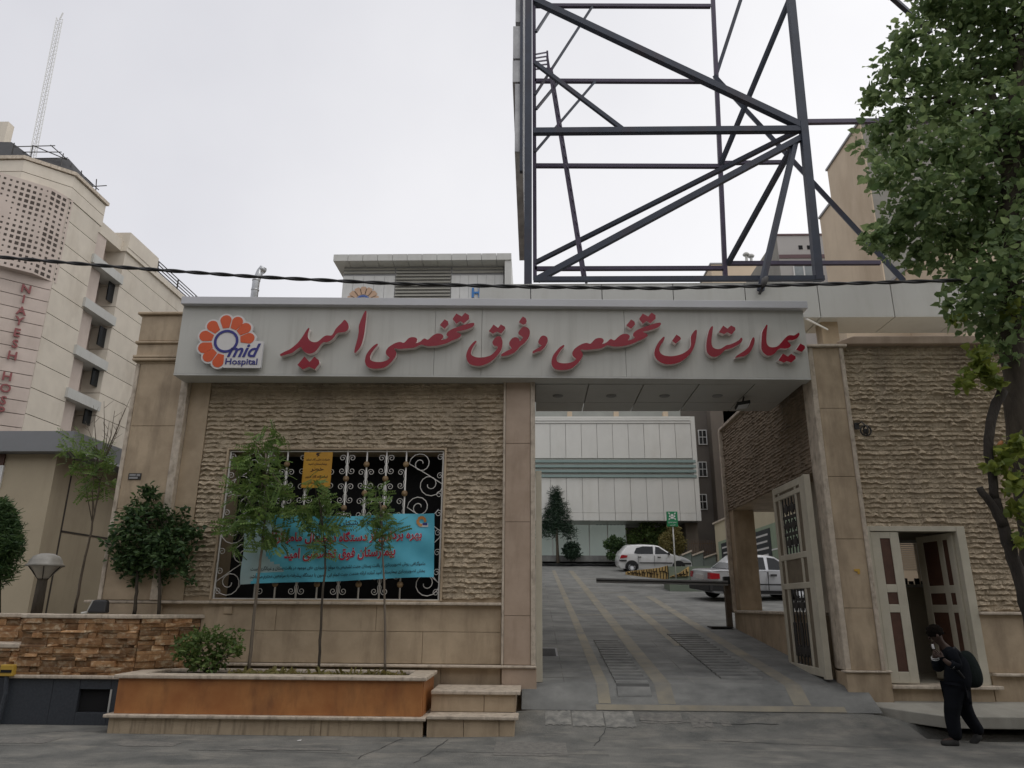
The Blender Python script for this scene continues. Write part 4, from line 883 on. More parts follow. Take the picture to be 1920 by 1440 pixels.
mb = MB(); mb.box(vx0+.001, vx1-.001, YS+.042, YS+.0495, vz0, vz1); mb.build('vent_opening', M['black'], sp)  # black sheet standing for the shade inside the vent recess
mb = MB(); mb.box(vx1+.005, vx1+.03, YS-.032, YS-.021, vz0, vz1); mb.build('vent_trim', M['acp2'], sp)
mb = MB(); mb.prism([(-12, YS+.6, 1.42), (-7, YS+.6, 1.42), (-7, YS+.2, 1.42), (-6.15, YS+.2, 1.42), (-5.6, 11.96, 1.42), (-12, 11.96, 1.42)], (0, 0, .07)); mb.build('soil', M['soil'], sp)
a = P(3, 1246, YS-.1); b = P(24, 1268, YS-.1); mb = MB(); mb.box(a.x, b.x, YS-.12, YS-.03, b.z, a.z); o = mb.build('gas_meter_box', plain('yellow_enamel', (0.52, 0.33, 0.05)), bevel=0.01); tag(o, 'small yellow meter box on the rusty stone planter at the left edge', 'meter box')
q = MB(); q.box(a.x+.02, b.x-.02, YS-.128, YS-.121, b.z+.05, a.z-.07); q.build('dial_window', M['black'], o)
q = MB(); q.tube([((a.x+b.x)/2, YS-.08, b.z), ((a.x+b.x)/2+.03, YS-.08, b.z-.25), ((a.x+b.x)/2+.0, YS-.08, 0.0)], 0.03, 8); q.build('pipe', M['granite'], o)
# black flood light standing on the planter
c = P(187, 1143, 11.55); mb = MB(); mb.hexa([(c.x-.16, 11.46, 1.55), (c.x+.13, 11.46, 1.55), (c.x+.13, 11.62, 1.55), (c.x-.12, 11.62, 1.55)], [(c.x-.10, 11.5, 1.75), (c.x+.12, 11.5, 1.75), (c.x+.11, 11.6, 1.74), (c.x-.08, 11.6, 1.74)]); o = mb.build('flood_light', M['plastic'], bevel=0.03, bseg=3); tag(o, 'squat black flood light sitting on the coping of the stone planter', 'flood light')
q = MB(); q.tube([(c.x-.17, 11.5, 1.54), (c.x-.13, 11.5, 1.66), (c.x-.10, 11.5, 1.74)], 0.010, 6); q.tube([(c.x-.25, 11.5, 1.545), (c.x-.17, 11.5, 1.56)], 0.018, 6); q.build('stirrup', M['acp2'], o)
# litter scrap
c = PZ(561, 1389, 0.004); mb = MB(); mb.prism([(c.x-.025, c.y-.02, 0.004), (c.x+.03, c.y-.025, 0.008), (c.x+.02, c.y+.03, 0.012), (c.x-.02, c.y+.02, 0.006)], (0, 0, .004)); tag(mb.build('paper_scrap', M['white']), 'tiny white scrap of paper on the asphalt before the orange planter', 'litter')

# garden lamp
gl = thing('garden_lamp', 'garden lamp with a wide glass bowl head on a mottled post, behind the stone planter', 'lamp', (P(75, 1150, 12.0).x, 12.0, 1.49))
b = P(68, 1150, 12.0); t_ = P(80, 1086, 12.0); 
mb = MB(); mb.tube([(t_.x, 12, 1.45), (t_.x, 12, t_.z)], [0.085, 0.075], 12); mb.build('post', M['bark'], gl, smooth=True)
mb = MB(); mb.lathe([(0.06, 0.0), (0.10, 0.02), (0.17, 0.12), (0.235, 0.20), (0.24, 0.215), (0.0, 0.215)], (t_.x, 12, t_.z), 20); mb.build('bowl', mat('frosted_lamp_glass', (0.42, 0.40, 0.35), (0.32, 0.30, 0.26), 4, 0.35), gl, smooth=True)
mb = MB(); mb.lathe([(0.27, 0.20), (0.29, 0.218), (0.25, 0.245), (0.235, 0.30), (0.19, 0.365), (0.10, 0.405), (0.0, 0.415)], (t_.x, 12, t_.z), 20); mb.build('lamp_cap', mat('ribbed_lamp_cap', (0.30, 0.285, 0.25), (0.22, 0.21, 0.185), 6, 0.4), gl, smooth=True)
mb = MB()
for k in range(6):
    a = k*math.pi/3; mb.tube([(t_.x+r_*math.cos(a), 12+r_*math.sin(a), t_.z+h) for r_, h in ((0.075, 0.0), (0.19, 0.13), (0.26, 0.205))], 0.009, 5)
mb.build('lamp_cage', M['iron'], gl)

# ------------------------------------------------------------------ neighbouring hospital tower (far left)
YT = 30.0
M['towerstone'] = mat('beige_cladding', (0.63, 0.57, 0.48), (0.57, 0.515, 0.435), 1.2, 0.75, 0.05, 30, stain=(0.36, 0.30, 0.235), stain_amt=0.45, stain_scale=(0.6, 0.6, 0.2), island=0.05)
M['towerpink'] = mat('pinkish_cladding', (0.545, 0.46, 0.405), (0.485, 0.41, 0.36), 1.2, 0.75, 0.05, 30, stain=(0.32, 0.255, 0.21), stain_amt=0.45, stain_scale=(0.6, 0.6, 0.2), island=0.05)
tw = thing('hospital_tower', 'tall beige neighbouring hospital block with a perforated screen and red vertical letters', 'building', (-22, 36, 0))
A = P(48, 300, YT); zt = A.z; B = PZ(140, 331, zt); Cc = PZ(195, 385, zt)
XT = B.x; D_ = (B-A); D_.z = 0; du = D_.normalized(); dn = Vector((du.y, -du.x, 0))
yC = Cc.y
y1 = PX(236, 468, XT).y; y0r = PX(178, 468, XT).y; zr = PX(252, 478, XT).z; zmid = PX(245, 440, XT).z
yE = 75.0
def courses(mb, poly, z0, z1, h, g=0.035):
    z = z0
    while z < z1-.05:
        zz = min(z+h, z1); mb.prism([(x, y, z) for x, y in poly], (0, 0, zz-z-g)); z = zz
Aw = Vector((A.x-14, A.y, 0))
mb = MB(); courses(mb, [(Aw.x, A.y), (A.x, A.y), (B.x, B.y), (XT-.3, B.y+.02), (XT-.3, B.y+3), (Aw.x, B.y+3)], 0, zt-1.3, 0.62); mb.build('front_wall', M['towerpink'], tw)
mb = MB(); courses(mb, [(Aw.x, A.y-.05), (A.x, A.y-.05), (B.x+.03, B.y-.05), (XT+.03, yC), (Aw.x, yC)], zt-1.3, zt, 0.65); mb.build('parapet', M['towerstone'], tw)
mb = MB(); mb.prism([(Aw.x, A.y-.15, zt), (A.x, A.y-.15, zt), (B.x+.15, B.y-.1, zt), (XT+.15, yC+.1, zt), (Aw.x, yC+.1, zt)], (0, 0, .18)); mb.build('parapet_coping', M['moulding'], tw)
mb = MB(); courses(mb, [(XT-.3, B.y+.02), (XT, B.y+.02), (XT, y0r), (XT-6, y0r), (XT-6, B.y+3.1), (XT-.3, B.y+3.1)], 0, zt-1.3, 1.25); courses(mb, [(XT, y1), (XT, yE), (XT-8, yE), (XT-8, y1)], 0, zr, 1.25); mb.build('side_wall', M['towerstone'], tw)
mb = MB(); mb.box(XT-8, XT-1.1, y0r, y1, 0, zmid-.6); mb.box(XT-8, XT-.25, y0r+(y1-y0r)*.0, y0r+(y1-y0r)*.45, 0, zmid-.8); mb.build('recess_wall', M['towerpink'], tw)
mb = MB(); mb.box(XT-8, XT+.15, y1-.05, y1+3.2, zr, zmid+.0); mb.box(XT-8, XT-.2, yC, y1, zmid-1.2, zmid-.5); mb.box(XT-7, XT+.12, y1-.1, yE, zr-.25, zr+.1); mb.build('roof_parapet', M['towerstone'], tw)
for (xa, ya) in ((176, 473), (161, 556), (144, 645), (130, 726)):
    z = PX(xa, ya, XT+.15).z; q = MB(); q.box(XT-1.0, XT+.14, y0r-.15, y1+.05, z-.50, z); q.build('balcony_slab', M['acp2'], tw)
for px, py in ((208, 548), (191, 631), (179, 705), (165, 777)):
    c = PX(px, py, XT-.245); q = MB(); q.box(XT-.3, XT-.235, c.y-.28, c.y+.32, c.z-.55, c.z+.55); q.build('window', M['glass'], tw)
# perforated screen in front of the chamfered face
L = D_.length; z0s, z1s = PN(60, 512, A+dn*.45, dn).z, zt-1.25
mb = MB(); Q0 = A-du*2.0+dn*.35; Q1 = Vector((B.x, B.y, 0))-du*0.9+dn*.45; Q2 = Vector((B.x+.05, B.y+.2, 0))
mb.prism([(q.x, q.y, z0s) for q in (Q0, Q1, Q2, Q2-du*.5-dn*.1, Q0-dn*.3)], (0, 0, z1s-z0s)); scr = mb.build('perforated_screen', M['towerpink'], tw)
mb = MB(); cols = 13; rows = 16; W_ = (Q1-Q0).length; d1 = (Q1-Q0).normalized(); n1 = Vector((d1.y, -d1.x, 0)); d2_ = (Q2-Q1).normalized(); n2 = Vector((d2_.y, -d2_.x, 0)); W2 = (Q2-Q1).length
def holes(o, d, n, w, nc, ph):
    for i in range(nc):
        for j in range(rows):
            q_ = 0.5+0.5*math.sin(i*0.55+j*0.42+ph)*math.cos(j*0.40-i*.25+.6)
            if q_ < .10: continue
            c_ = o+d*(w*(i+.5)/nc); zc = z0s+(z1s-z0s)*(j+.6)/(rows+.4); hw = w/nc*(.10+.24*q_); hh = (z1s-z0s)/rows*(.10+.22*q_)
            mb.prism([(*(c_-d*hw+n*.004).xy, zc-hh), (*(c_+d*hw+n*.004).xy, zc-hh), (*(c_+d*hw+n*.004).xy, zc+hh), (*(c_-d*hw+n*.004).xy, zc+hh)], -n*.05)
holes(Q0, d1, n1, W_, 13, 0.6); holes(Q1, d2_, n2, W2, 4, 1.4)
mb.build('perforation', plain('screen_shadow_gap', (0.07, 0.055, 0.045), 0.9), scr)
lm = [plain('sign_red', (0.22, 0.05, 0.05), 0.4)]
for ch, px, py in (('N', 49, 542), ('I', 44, 561), ('A', 40, 583), ('Y', 36, 602), ('E', 32, 624), ('S', 28, 645), ('H', 23, 667), ('H', 13, 706), ('O', 10, 728), ('S', 6, 751), ('P', 2, 771)):
    c = PN(px, py, A+dn*.06, dn); q = MB(); put_text(q, ch, c, du, (0, 0, 1), height=0.40, bold=0.02, depth=0.07); q.build('lettering', lm, tw)
mb = MB(); a = P(4, 268, 42); mb.box(a.x-6, P(13, 240, 42).x, 42, 42.6, 15, P(8, 228, 42).z); mb.build('stair_tower', M['towerstone'], tw)
rs = MB()
rs.prism([P(-60, 268, 33), P(21, 270, 33), P(57, 297, 30.6), P(-60, 299, 30.6)], (0, 0, .12)); rs.prism([P(62, 301, 31), P(128, 301, 34), P(174, 351, 36), P(140, 330, 33)], (0, 0, .12))
rs.build('roof_sheet', mat('dark_corrugated_sheet', (0.035, 0.033, 0.034), (0.02, 0.02, 0.02), 5, 0.7), tw)
rl = MB()
for a, b, ya, yb in (((25, 275), (103, 273), 31, 33), ((42, 285), (115, 285), 31, 33), ((60, 297), (127, 296), 31, 33), ((62, 273), (125, 299), 31, 33), ((95, 272), (125, 298), 33, 33), ((27, 268), (20, 298), 31, 31), ((62, 272), (57, 298), 31, 31), ((119, 288), (112, 320), 33, 32), ((135, 306), (132, 328), 33.5, 33), ((153, 320), (152, 340), 34, 34), ((181, 336), (179, 368), 35, 35), ((160, 332), (185, 356), 35, 35), ((168, 350), (200, 348), 35, 35)):
    rl.tube([P(*a, ya), P(*b, yb)], 0.028, 5)
rl.build('roof_railing', M['iron'], tw)
cg = MB()
for k in range(7):
    a_ = PX(250+8.5*k, 476+15.5*k if k < 4 else 476+14*k, XT+.1); y_ = y1+3.4+k*2.6
    cg.tube([(XT+.05, y_, zr), (XT+.05, y_, zmid-.1)], .05, 5)
for h_ in (.25, .5, .75, 1.0): cg.tube([(XT+.05, y1+3.3, zr+(zmid-.1-zr)*h_), (XT+.05, y1+3.4+6*2.6, zr+(zmid-.1-zr)*h_)], .035, 5)
cg.build('roof_cage', M['iron'], tw)
mast = MB(); m0, m1 = P(61, 298, 33), P(112, 36, 33); w = 0.17
lg_ = [(w, 0), (-w*.5, w*.87), (-w*.5, -w*.87)]
for x, y in lg_: mast.tube([m0+Vector((x, y, 0)), m1+Vector((x, y, 0))], 0.022, 5)
N_ = 34
for i in range(N_):
    a = m0.lerp(m1, i/N_); b = m0.lerp(m1, (i+1)/N_)
    for k in range(3): mast.tube([a+Vector((*lg_[(i+k) % 3], 0)), b+Vector((*lg_[(i+k+1) % 3], 0))], 0.012, 4)
mast.tube([m1, m1+Vector((0.1, 0, .45))], 0.04, 5)
tag(mast.build('lattice_mast', M['white']), 'slender white lattice mast rising from the roof at the top left', 'mast')

# annex at the left
an = thing('annex', 'low beige annex with a grey metal fascia at the left edge', 'building', (-14, 19, 0))
YA = 17.0; c = P(140, 808, YA); zf0 = P(140, 846, YA).z
mb = MB(); mb.box(-26, c.x, YA, 24, zf0, c.z); mb.build('fascia', mat('dark_grey_fascia', (0.22, 0.225, 0.235), (0.19, 0.195, 0.20), 1, 0.5), an)
mb = MB(); q = P(107, 858, YA+.35); mb.box(-26, q.x, YA+.35, 23.6, 0, zf0-.002); mb.build('wall', mat('beige_render', (0.47, 0.40, 0.285), (0.41, 0.345, 0.245), 1, 0.85, stain=(0.27, 0.22, 0.155), stain_amt=0.4), an)
mb = MB(); x_ = q.x; a = PX(132, 900, x_+.006); b = PX(205, 1010, x_+.006)
mb.box(x_+.001, x_+.012, a.y-.02, a.y+.03, 0, zf0-.01); mb.box(x_+.001, x_+.012, a.y, 23.4, b.z-.02, b.z+.02); mb.build('joint', plain('dark_joint', (0.06, 0.05, 0.04), 0.9), an)
mb = MB(); a = P(0, 850, YA+.34); mb.box(a.x-2, P(10, 860, YA+.34).x, YA+.30, YA+.349, P(0, 868, YA).z, zf0-.01); mb.build('brown_panel', M['brown'], an)
mb = MB(); mb.box(a.x-2, P(12, 860, YA+.34).x, YA+.30, YA+.349, P(0, 910, YA).z, P(0, 868, YA).z); mb.build('white_panel', M['white'], an)
mb = MB()
for k in range(16): mb.box(c.x+.001, c.x+.05, YA+.5+.35*k, YA+.68+.35*k, zf0-.0, zf0+.05)
mb.build('fascia_edge_trim', M['acpcap'], an)

# ------------------------------------------------------------------ hospital tower behind the sign
ht = thing('hospital_building', 'grey panelled hospital block with a wide overhanging cornice rising behind the sign', 'building', (-8, 54, 4))
YH = 50.0; xa, xb = P(642, 540, YH).x, P(944, 540, YH).x; zc = P(780, 488, YH-1.1).z; zc1 = P(780, 476, YH-1.1).z; xca, xcb = P(625, 482, YH-1.1).x, P(959, 482, YH-1.1).x
mb = MB(); n_ = 12
for i in range(n_): a = xca+(xcb-xca)*i/n_; b = xca+(xcb-xca)*(i+1)/n_; mb.box(a+.015, b-.015, YH-1.1, YH+9, zc, zc1)
mb.build('cornice', M['acp2'], ht)
mb = MB(); mb.box(xcb-.5, xcb, YH-1.0, YH+9, zc-5, zc-.01); mb.build('fin', M['acp2'], ht)
mb = MB(); xl0, xl1 = P(740, 540, YH).x, P(846, 540, YH).x
zl0 = P(690, 518, YH).z
for a, b in ((xa, xl0), (xl1, xb)):
    k = 5 if a == xa else 6
    for i in range(k): mb.box(a+(b-a)*i/k+.012, a+(b-a)*(i+1)/k-.012, YH-.05, YH+.2, 4, zl0)
mb.build('white_cladding', mat('white_cladding', (0.62, 0.62, 0.60), (0.56, 0.56, 0.54), 1, 0.5, stain=(0.45, 0.44, 0.40), stain_amt=0.3), ht)
mb = MB(); mb.box(xa, xb, YH+.01, YH+9, 3.9, zc-.005); mb.build('core', M['grey'], ht)
mb = MB(); z = 12.0
M['louvre'] = mat('louvre_blade', (0.37, 0.36, 0.315), (0.33, 0.32, 0.28), 1, 0.5)
while z < zc-.05:
    mb.hexa([(xl0+.05, YH-.16, z), (xl1-.05, YH-.16, z), (xl1-.05, YH, z+.05), (xl0+.05, YH, z+.05)], [(xl0+.05, YH-.14, z+.05), (xl1-.05, YH-.14, z+.05), (xl1-.05, YH, z+.22), (xl0+.05, YH, z+.22)])
    if z > zl0+.05:
        for a, b in ((xa+.02, xl0-.05), (xl1+.05, xb-.02)): mb.hexa([(a, YH-.1, z), (b, YH-.1, z), (b, YH, z+.05), (a, YH, z+.05)], [(a, YH-.08, z+.05), (b, YH-.08, z+.05), (b, YH, z+.22), (a, YH, z+.22)])
    z += 0.27
mb.build('louvre', M['louvre'], ht)
c = P(680, 566, YH-.1); fo_ = plain('faded_orange', (0.50, 0.33, 0.22), 0.5)
q = MB()
for k in range(9):
    a = R(-10+25*k); q.prism([(c.x+(x*math.cos(a)-z_*math.sin(a))*.0036, YH-.1, c.z+(x*math.sin(a)+z_*math.cos(a))*.0036) for x, z_ in [(170, -45), (290, -72), (345, -45), (345, 45), (290, 72), (170, 45)]], (0, .04, 0))
q.build('flower_emblem', fo_, ht)
q = MB(); n = 24; 
for i in range(n):
    a0, a1 = 2*math.pi*i/n, 2*math.pi*(i+1)/n
    q.prism([(c.x+r_*math.cos(a), YH-.11, c.z+r_*math.sin(a)) for r_, a in ((.56, a0), (.56, a1), (.42, a1), (.42, a0))], (0, .05, 0))
q.build('emblem_ring', plain('emblem_blue', (0.06, 0.11, 0.33)), ht)
lb_ = plain('sign_blue', (0.03, 0.17, 0.45), 0.4); s0 = P(893, 549, YH-.1)
q = MB(); put_text(q, 'H', s0, (1, 0, 0), (0, 0, 1), height=0.78, bold=.03, depth=.06); put_text(q, 'O', s0+Vector((0.05, 0, -1.15)), (1, 0, 0), (0, 0, 1), height=0.80, bold=.03, depth=.06); q.build('lettering', lb_, ht)

# flue on the gatehouse roof
fx = thing('roof_flue', 'shiny galvanised flue pipe with a bent top, behind the left end of the sign', 'flue', (P(475, 560, 14.5).x, 14.5, 5.55))
a = P(474, 566, 14.5); b = P(479, 522, 14.5); c = P(493, 508, 14.5); gal = mat('galvanised_pipe', (0.52, 0.53, 0.54), (0.42, 0.43, 0.44), 5, 0.35, metal=0.6)
mb = MB(); mb.tube([(a.x, 14.5, 5.55), (a.x+.02, 14.5, b.z-.06), (a.x+.05, 14.5, b.z+.05), (a.x+.09, 14.5, c.z-.0), (c.x-.05, 14.5, c.z+.05), (c.x+.03, 14.5, c.z+.0)], 0.078, 14); mb.build('pipe', gal, fx, smooth=True)
mb = MB()
for z in (b.z-.05, (a.z+b.z)/2, a.z+.02): mb.lathe([(.074, -.02), (.086, -.015), (.086, .015), (.074, .02)], (a.x+.02, 14.5, z), 14)
mb.build('joint_collar', gal, fx, smooth=True)

# unseen houses added behind the viewer to hold sky light off the front
op = thing('street_row', 'row of plain rendered houses lining the other side of the street, behind the viewer', 'building', (0, -9, 0))
for i, (x0, x1, h) in enumerate(((-46, -27, 10), (-26.8, -10, 13), (-9.8, 6, 11.5), (6.2, 24, 13.5), (24.2, 46, 10))):
    q = MB(); q.box(x0, x1, -20, -8.0, -.1, h); w_ = q.build('house_wall', mat('street_row_render', (0.30, 0.27, 0.22), (0.25, 0.225, 0.185), .6, .9) if i == 0 else bpy.data.materials['street_row_render'], op)
    q = MB()
    for fl_ in range(int(h//3.2)):
        for k in range(int((x1-x0)//3)): q.box(x0+.9+3*k, x0+2.3+3*k, -8.02, -7.98, 1.2+3.2*fl_, 2.7+3.2*fl_)
    q.build('window', M['glass'], w_)
# ------------------------------------------------------------------ background buildings on the right
M['ochre'] = mat('ochre_render', (0.62, 0.505, 0.37), (0.55, 0.445, 0.325), 0.5, 0.9, stain=(0.34, 0.25, 0.165), stain_amt=0.5, stain_scale=(0.4, 0.4, 0.12))
M['conc'] = mat('grey_cement_wall', (0.30, 0.285, 0.25), (0.24, 0.225, 0.20), 0.7, 0.95, 0.2, 8, stain=(0.18, 0.17, 0.15), stain_amt=0.5)
ob = thing('apartment_building', 'tall ochre apartment block with a grey cement front, half behind the big tree', 'building', (18, 36, 0))
YO = 30.0; c = P(1612, 232, YO); XO, zo = c.x, c.z; yo1 = PX(1550, 312, XO).y; zo2 = PX(1552, 391, XO).z; yo2 = PX(1537, 411, XO).y
mb = MB(); mb.box(XO+.06, XO+22, YO+.05, yo1, 0, zo); mb.build('front_wall', M['conc'], ob)
mb = MB(); mb.box(XO, XO+.055, YO, yo1, 0, zo+.05); mb.box(XO, XO+20, yo1+.01, yo2, 0, zo2); mb.build('side_wall', M['ochre'], ob)
mb = MB(); mb.box(XO-.08, XO+22, YO-.05, yo1+.05, zo+.051, zo+.16); mb.box(XO-.08, XO+20, yo1+.06, yo2, zo2, zo2+.12); mb.build('roof_edge', M['grey'], ob)
nb = thing('apartment_building', 'ochre building with a slanting parapet line, just left of the big tree trunk', 'building', (20, 24, 0))
c = P(1772, 441, 22.0); mb = MB(); mb.box(c.x, c.x+14, 22, 30, 0, c.z); mb.build('wall', M['ochre'], nb); mb = MB(); mb.box(c.x-.06, c.x+14, 21.9, 30.1, c.z, c.z+.1); mb.build('roof_edge', M['grey'], nb)
a = P(1588, 632, 25); mb = MB(); mb.box(a.x, c.x-.01, 25, 29, 0, P(1650, 600, 25).z); mb.build('low_wing', M['ochre'], nb)
wb = thing('apartment_building', 'pale grey block with small square windows and a dark red band, beyond the steel frame', 'building', (18, 44, 0))
YW2 = 40.0; c = P(1456, 442, YW2); 
mb = MB(); mb.box(c.x, c.x+12, YW2, YW2+14, 0, c.z); mb.build('wall', mat('pale_grey_render', (0.46, 0.44, 0.42), (0.42, 0.40, 0.38), 0.7, 0.85), wb)
mb = MB(); mb.box(c.x-.012, c.x-.002, YW2+.02, YW2+14, 0, c.z-.02); mb.build('side_wall', M['conc'], wb)
z = P(1490, 481, YW2).z; mb = MB(); mb.box(c.x+.02, c.x+12, YW2-.04, YW2-.001, z-.12, z+.12); mb.box(c.x-.05, c.x+12, YW2-.06, YW2+.3, c.z, c.z+.10); mb.build('band', plain('dark_red_band', (0.13, 0.07, 0.075)), wb)
for px in (1501, 1517): q = MB(); a = P(px, 464, YW2); q.box(a.x-.12, a.x+.12, YW2-.02, YW2-.001, a.z-.13, a.z+.13); q.build('vent_window', M['black'], wb)
a = P(1486, 497, YW2); b = P(1530, 528, YW2); q = MB()
q.box(a.x, b.x, YW2-.05, YW2-.002, a.z-.08, a.z); q.box(a.x, a.x+.07, YW2-.05, YW2-.002, b.z, a.z-.081); q.box(b.x-.07, b.x, YW2-.05, YW2-.002, b.z, a.z-.081); q.box((a.x+b.x)/2-.04, (a.x+b.x)/2+.04, YW2-.05, YW2-.002, b.z, a.z-.081); w_ = q.build('window', M['white'], wb)
q = MB(); q.box(a.x+.07, b.x-.07, YW2-.03, YW2-.002, b.z, a.z-.081); q.build('pane', mat('pale_window_glass', (0.36, 0.39, 0.40), (0.28, 0.31, 0.32), 2, 0.15), w_)
lo = thing('apartment_building', 'low ochre rooftop seen through the foot of the steel frame', 'building', (13, 52, 0))
c = P(1333, 496, 48.0); mb = MB(); mb.box(c.x, c.x+6, 48, 58, 0, c.z); mb.build('wall', M['ochre'], lo); mb = MB(); mb.box(c.x-.08, c.x+6, 47.95, 58, c.z, c.z+.12); mb.build('roof_edge', M['grey'], lo)
for i, px in enumerate((1401, 1410)):
    a = P(px, 500, 50.0); t_ = P(px, 481 if i else 478, 50.0); q = MB(); q.tube([(a.x, 50, lo.location.z+c.z), (a.x, 50, t_.z)], .10, 10); q.lathe([(0, -.02), (.22, -.05), (.26, .05), (.15, .17), (0, .2)], (a.x, 50, t_.z), 12)
    o = q.build('roof_vent', M['acp2'], smooth=True); tag(o, 'mushroom-capped vent pipe on the ochre rooftop, '+('right of the pair' if i else 'left of the pair'), 'vent', 'rooftop vent pipes')

# ------------------------------------------------------------------ courtyard: white hospital wing
wh = thing('hospital_wing', 'white panelled hospital wing with green stripes overhanging a glass front, up the driveway', 'building', (1, 46, 4))
YV = 44.0; x1 = P(1310, 900, YV).x; xe = P(1298, 850, YV).x; ztop = P(1150, 784, YV).z; zbot = P(1150, 976, YV).z
zb1_, zb0_ = P(1150, 859, YV).z, P(1150, 896, YV).z; zlip = P(1150, 962, YV).z
pw = 0.965
M['wing'] = mat('white_wall_panel', (0.64, 0.635, 0.59), (0.59, 0.585, 0.545), 0.8, 0.5, stain=(0.47, 0.455, 0.40), stain_amt=0.4, stain_scale=(1, 1, 0.3), island=0.03)
mb = MB(); x = xe
while x > -13:
    mb.box(x-pw+.012, x-.012, YV, YV+.1, zb1_, ztop-.35); mb.box(x-pw+.012, x-.012, YV, YV+.1, zlip+.02, zb0_); mb.box(x-pw+.012, x-.012, YV-.03, YV+.1, zbot, zlip); x -= pw
mb.box(xe+.01, x1, YV-.02, YV+.1, zbot, ztop+.1)
mb.build('panel', M['wing'], wh)
mb = MB()
for k in range(3): mb.box(-13, xe, YV-.05-.04*(k % 2), YV+.1, ztop-.33+.15*k, ztop-.20+.15*k)
mb.build('top_trim', M['wing'], wh)
mb = MB(); n_ = 4; hb = (zb1_-zb0_)/n_
for k in range(n_): mb.box(-13, xe+.15, YV-.10, YV+.02, zb0_+hb*k+.02, zb0_+hb*k+hb*.58)
mb.build('green_stripe', mat('sea_green_louvre', (0.24, 0.32, 0.30), (0.21, 0.28, 0.265), 1, 0.5), wh)
mb = MB(); mb.box(-13, x1-.01, YV+.101, YV+10, zbot+.02, ztop+.05); mb.build('core', M['acp'], wh)
mb = MB(); mb.box(-13, x1-.6, YV+1.2, YV+9, ztop+.04, ztop+2.2); mb.build('attic', mat('attic_cladding', (0.33, 0.34, 0.31), (0.28, 0.29, 0.265), 1, .7), wh)
mb = MB(); 
for px in (1068, 1155, 1247): c = P(px, 776, YV+.6); mb.box(c.x-.15, c.x+.15, YV+.4, YV+.8, ztop+.0, c.z+.1)
mb.build('roof_stub', M['ochre'], wh)
YGl = 46.5; gxa, gxb = -13, P(1174, 1010, YGl).x; zg0 = P(1100, 1046, YGl).z
mb = MB(); x = gxb
while x > -13: mb.box(x-1.15+.03, x-.03, YGl, YGl+.03, zg0+.1, zbot); x -= 1.15
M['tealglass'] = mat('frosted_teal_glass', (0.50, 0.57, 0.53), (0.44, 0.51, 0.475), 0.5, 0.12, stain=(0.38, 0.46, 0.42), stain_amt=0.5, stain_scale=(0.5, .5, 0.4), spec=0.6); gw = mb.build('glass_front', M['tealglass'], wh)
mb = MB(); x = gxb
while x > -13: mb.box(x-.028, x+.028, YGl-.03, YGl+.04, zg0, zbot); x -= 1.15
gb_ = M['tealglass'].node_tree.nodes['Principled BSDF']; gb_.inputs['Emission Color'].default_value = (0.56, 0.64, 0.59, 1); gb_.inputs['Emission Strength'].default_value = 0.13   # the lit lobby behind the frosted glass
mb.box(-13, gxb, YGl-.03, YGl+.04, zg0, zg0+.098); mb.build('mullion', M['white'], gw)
q = MB(); 
for k in range(9): q.box(3.9+.22*k, 4.05+.22*k, YGl-.008, YGl-.001, zg0+2.02, zg0+2.10)
q.build('lettering', plain('faint_blue_lettering', (0.12, 0.20, 0.25)), gw)
mb = MB(); mb.box(gxb+.03, x1-.6, YGl+1.2, YGl+1.3, 3.5, zbot); mb.box(x1-.75, x1-.02, YV+1.0, YGl+1.3, 3.5, zbot); mb.build('ground_floor_wall', mat('brown_stone_wall', (0.16, 0.135, 0.105), (0.12, 0.10, 0.08), 1, 0.8), wh)
mb = MB(); mb.box(-13, gxb+.2, YGl-2.2, YGl-.04, zg0-.35, zg0-.0); mb.build('plinth_step', M['slab'], wh)
# dark block beside it
db = thing('apartment_building', 'dark brown-grey block with narrow windows beside the white hospital wing', 'building', (14, 52, 4))
xa_ = x1+.03; xm = P(1341, 900, 48).x
mb = MB(); mb.box(xa_, xm, 49, 60, 3, 20); mb.build('wall', mat('dark_render', (0.17, 0.15, 0.13), (0.13, 0.115, 0.10), 0.6, 0.9), db)
mb = MB(); mb.box(xm, xm+8, 48, 60, 3, 22); mb.build('wing', mat('brownish_render', (0.24, 0.205, 0.17), (0.20, 0.17, 0.14), 0.6, 0.9, stain=(0.15, 0.125, 0.10)), db)
for py in (820, 880, 941):
    a = P(1317, py, 48.95); q = MB(); q.box(a.x-.28, a.x+.30, 48.90, 48.995, a.z-.52, a.z+.52); w_ = q.build('window', M['white'], db)
    q = MB()
    for sx0, sx1 in ((-.22, -.02), (.02, .24)): q.box(a.x+sx0, a.x+sx1, 48.88, 48.90, a.z-.46, a.z-.02); q.box(a.x+sx0, a.x+sx1, 48.88, 48.90, a.z+.04, a.z+.46)
    q.build('pane', M['glass'], w_)

# green annex wall with dark banners on the right of the yard
gb = thing('garden_pavilion', 'cream and green painted single-storey wall with two dark banners, right of the yard', 'building', (10, 34, 2))
XG = 10.0; yfar = PX(1340, 990, XG).y; ynear = 27.0; zt1 = PX(1343, 982, XG).z
mb = MB(); mb.box(XG, XG+5, ynear, yfar, 1.5, zt1); mb.build('wall', mat('cream_render', (0.52, 0.46, 0.32), (0.47, 0.41, 0.285), 1, 0.85), gb)
zg = PX(1400, 985, XG).z
mb = MB(); mb.box(XG-.02, XG-.001, ynear+.5, yfar-.6, 1.5, zt1-1.0); mb.build('green_field', mat('sage_green_paint', (0.27, 0.33, 0.235), (0.235, 0.29, 0.205), 1, 0.85), gb)
mb = MB(); mb.box(XG-.10, XG+5, ynear-.1, yfar+.08, zt1, zt1+.09); mb.build('coping', M['moulding'], gb)
mb = MB()
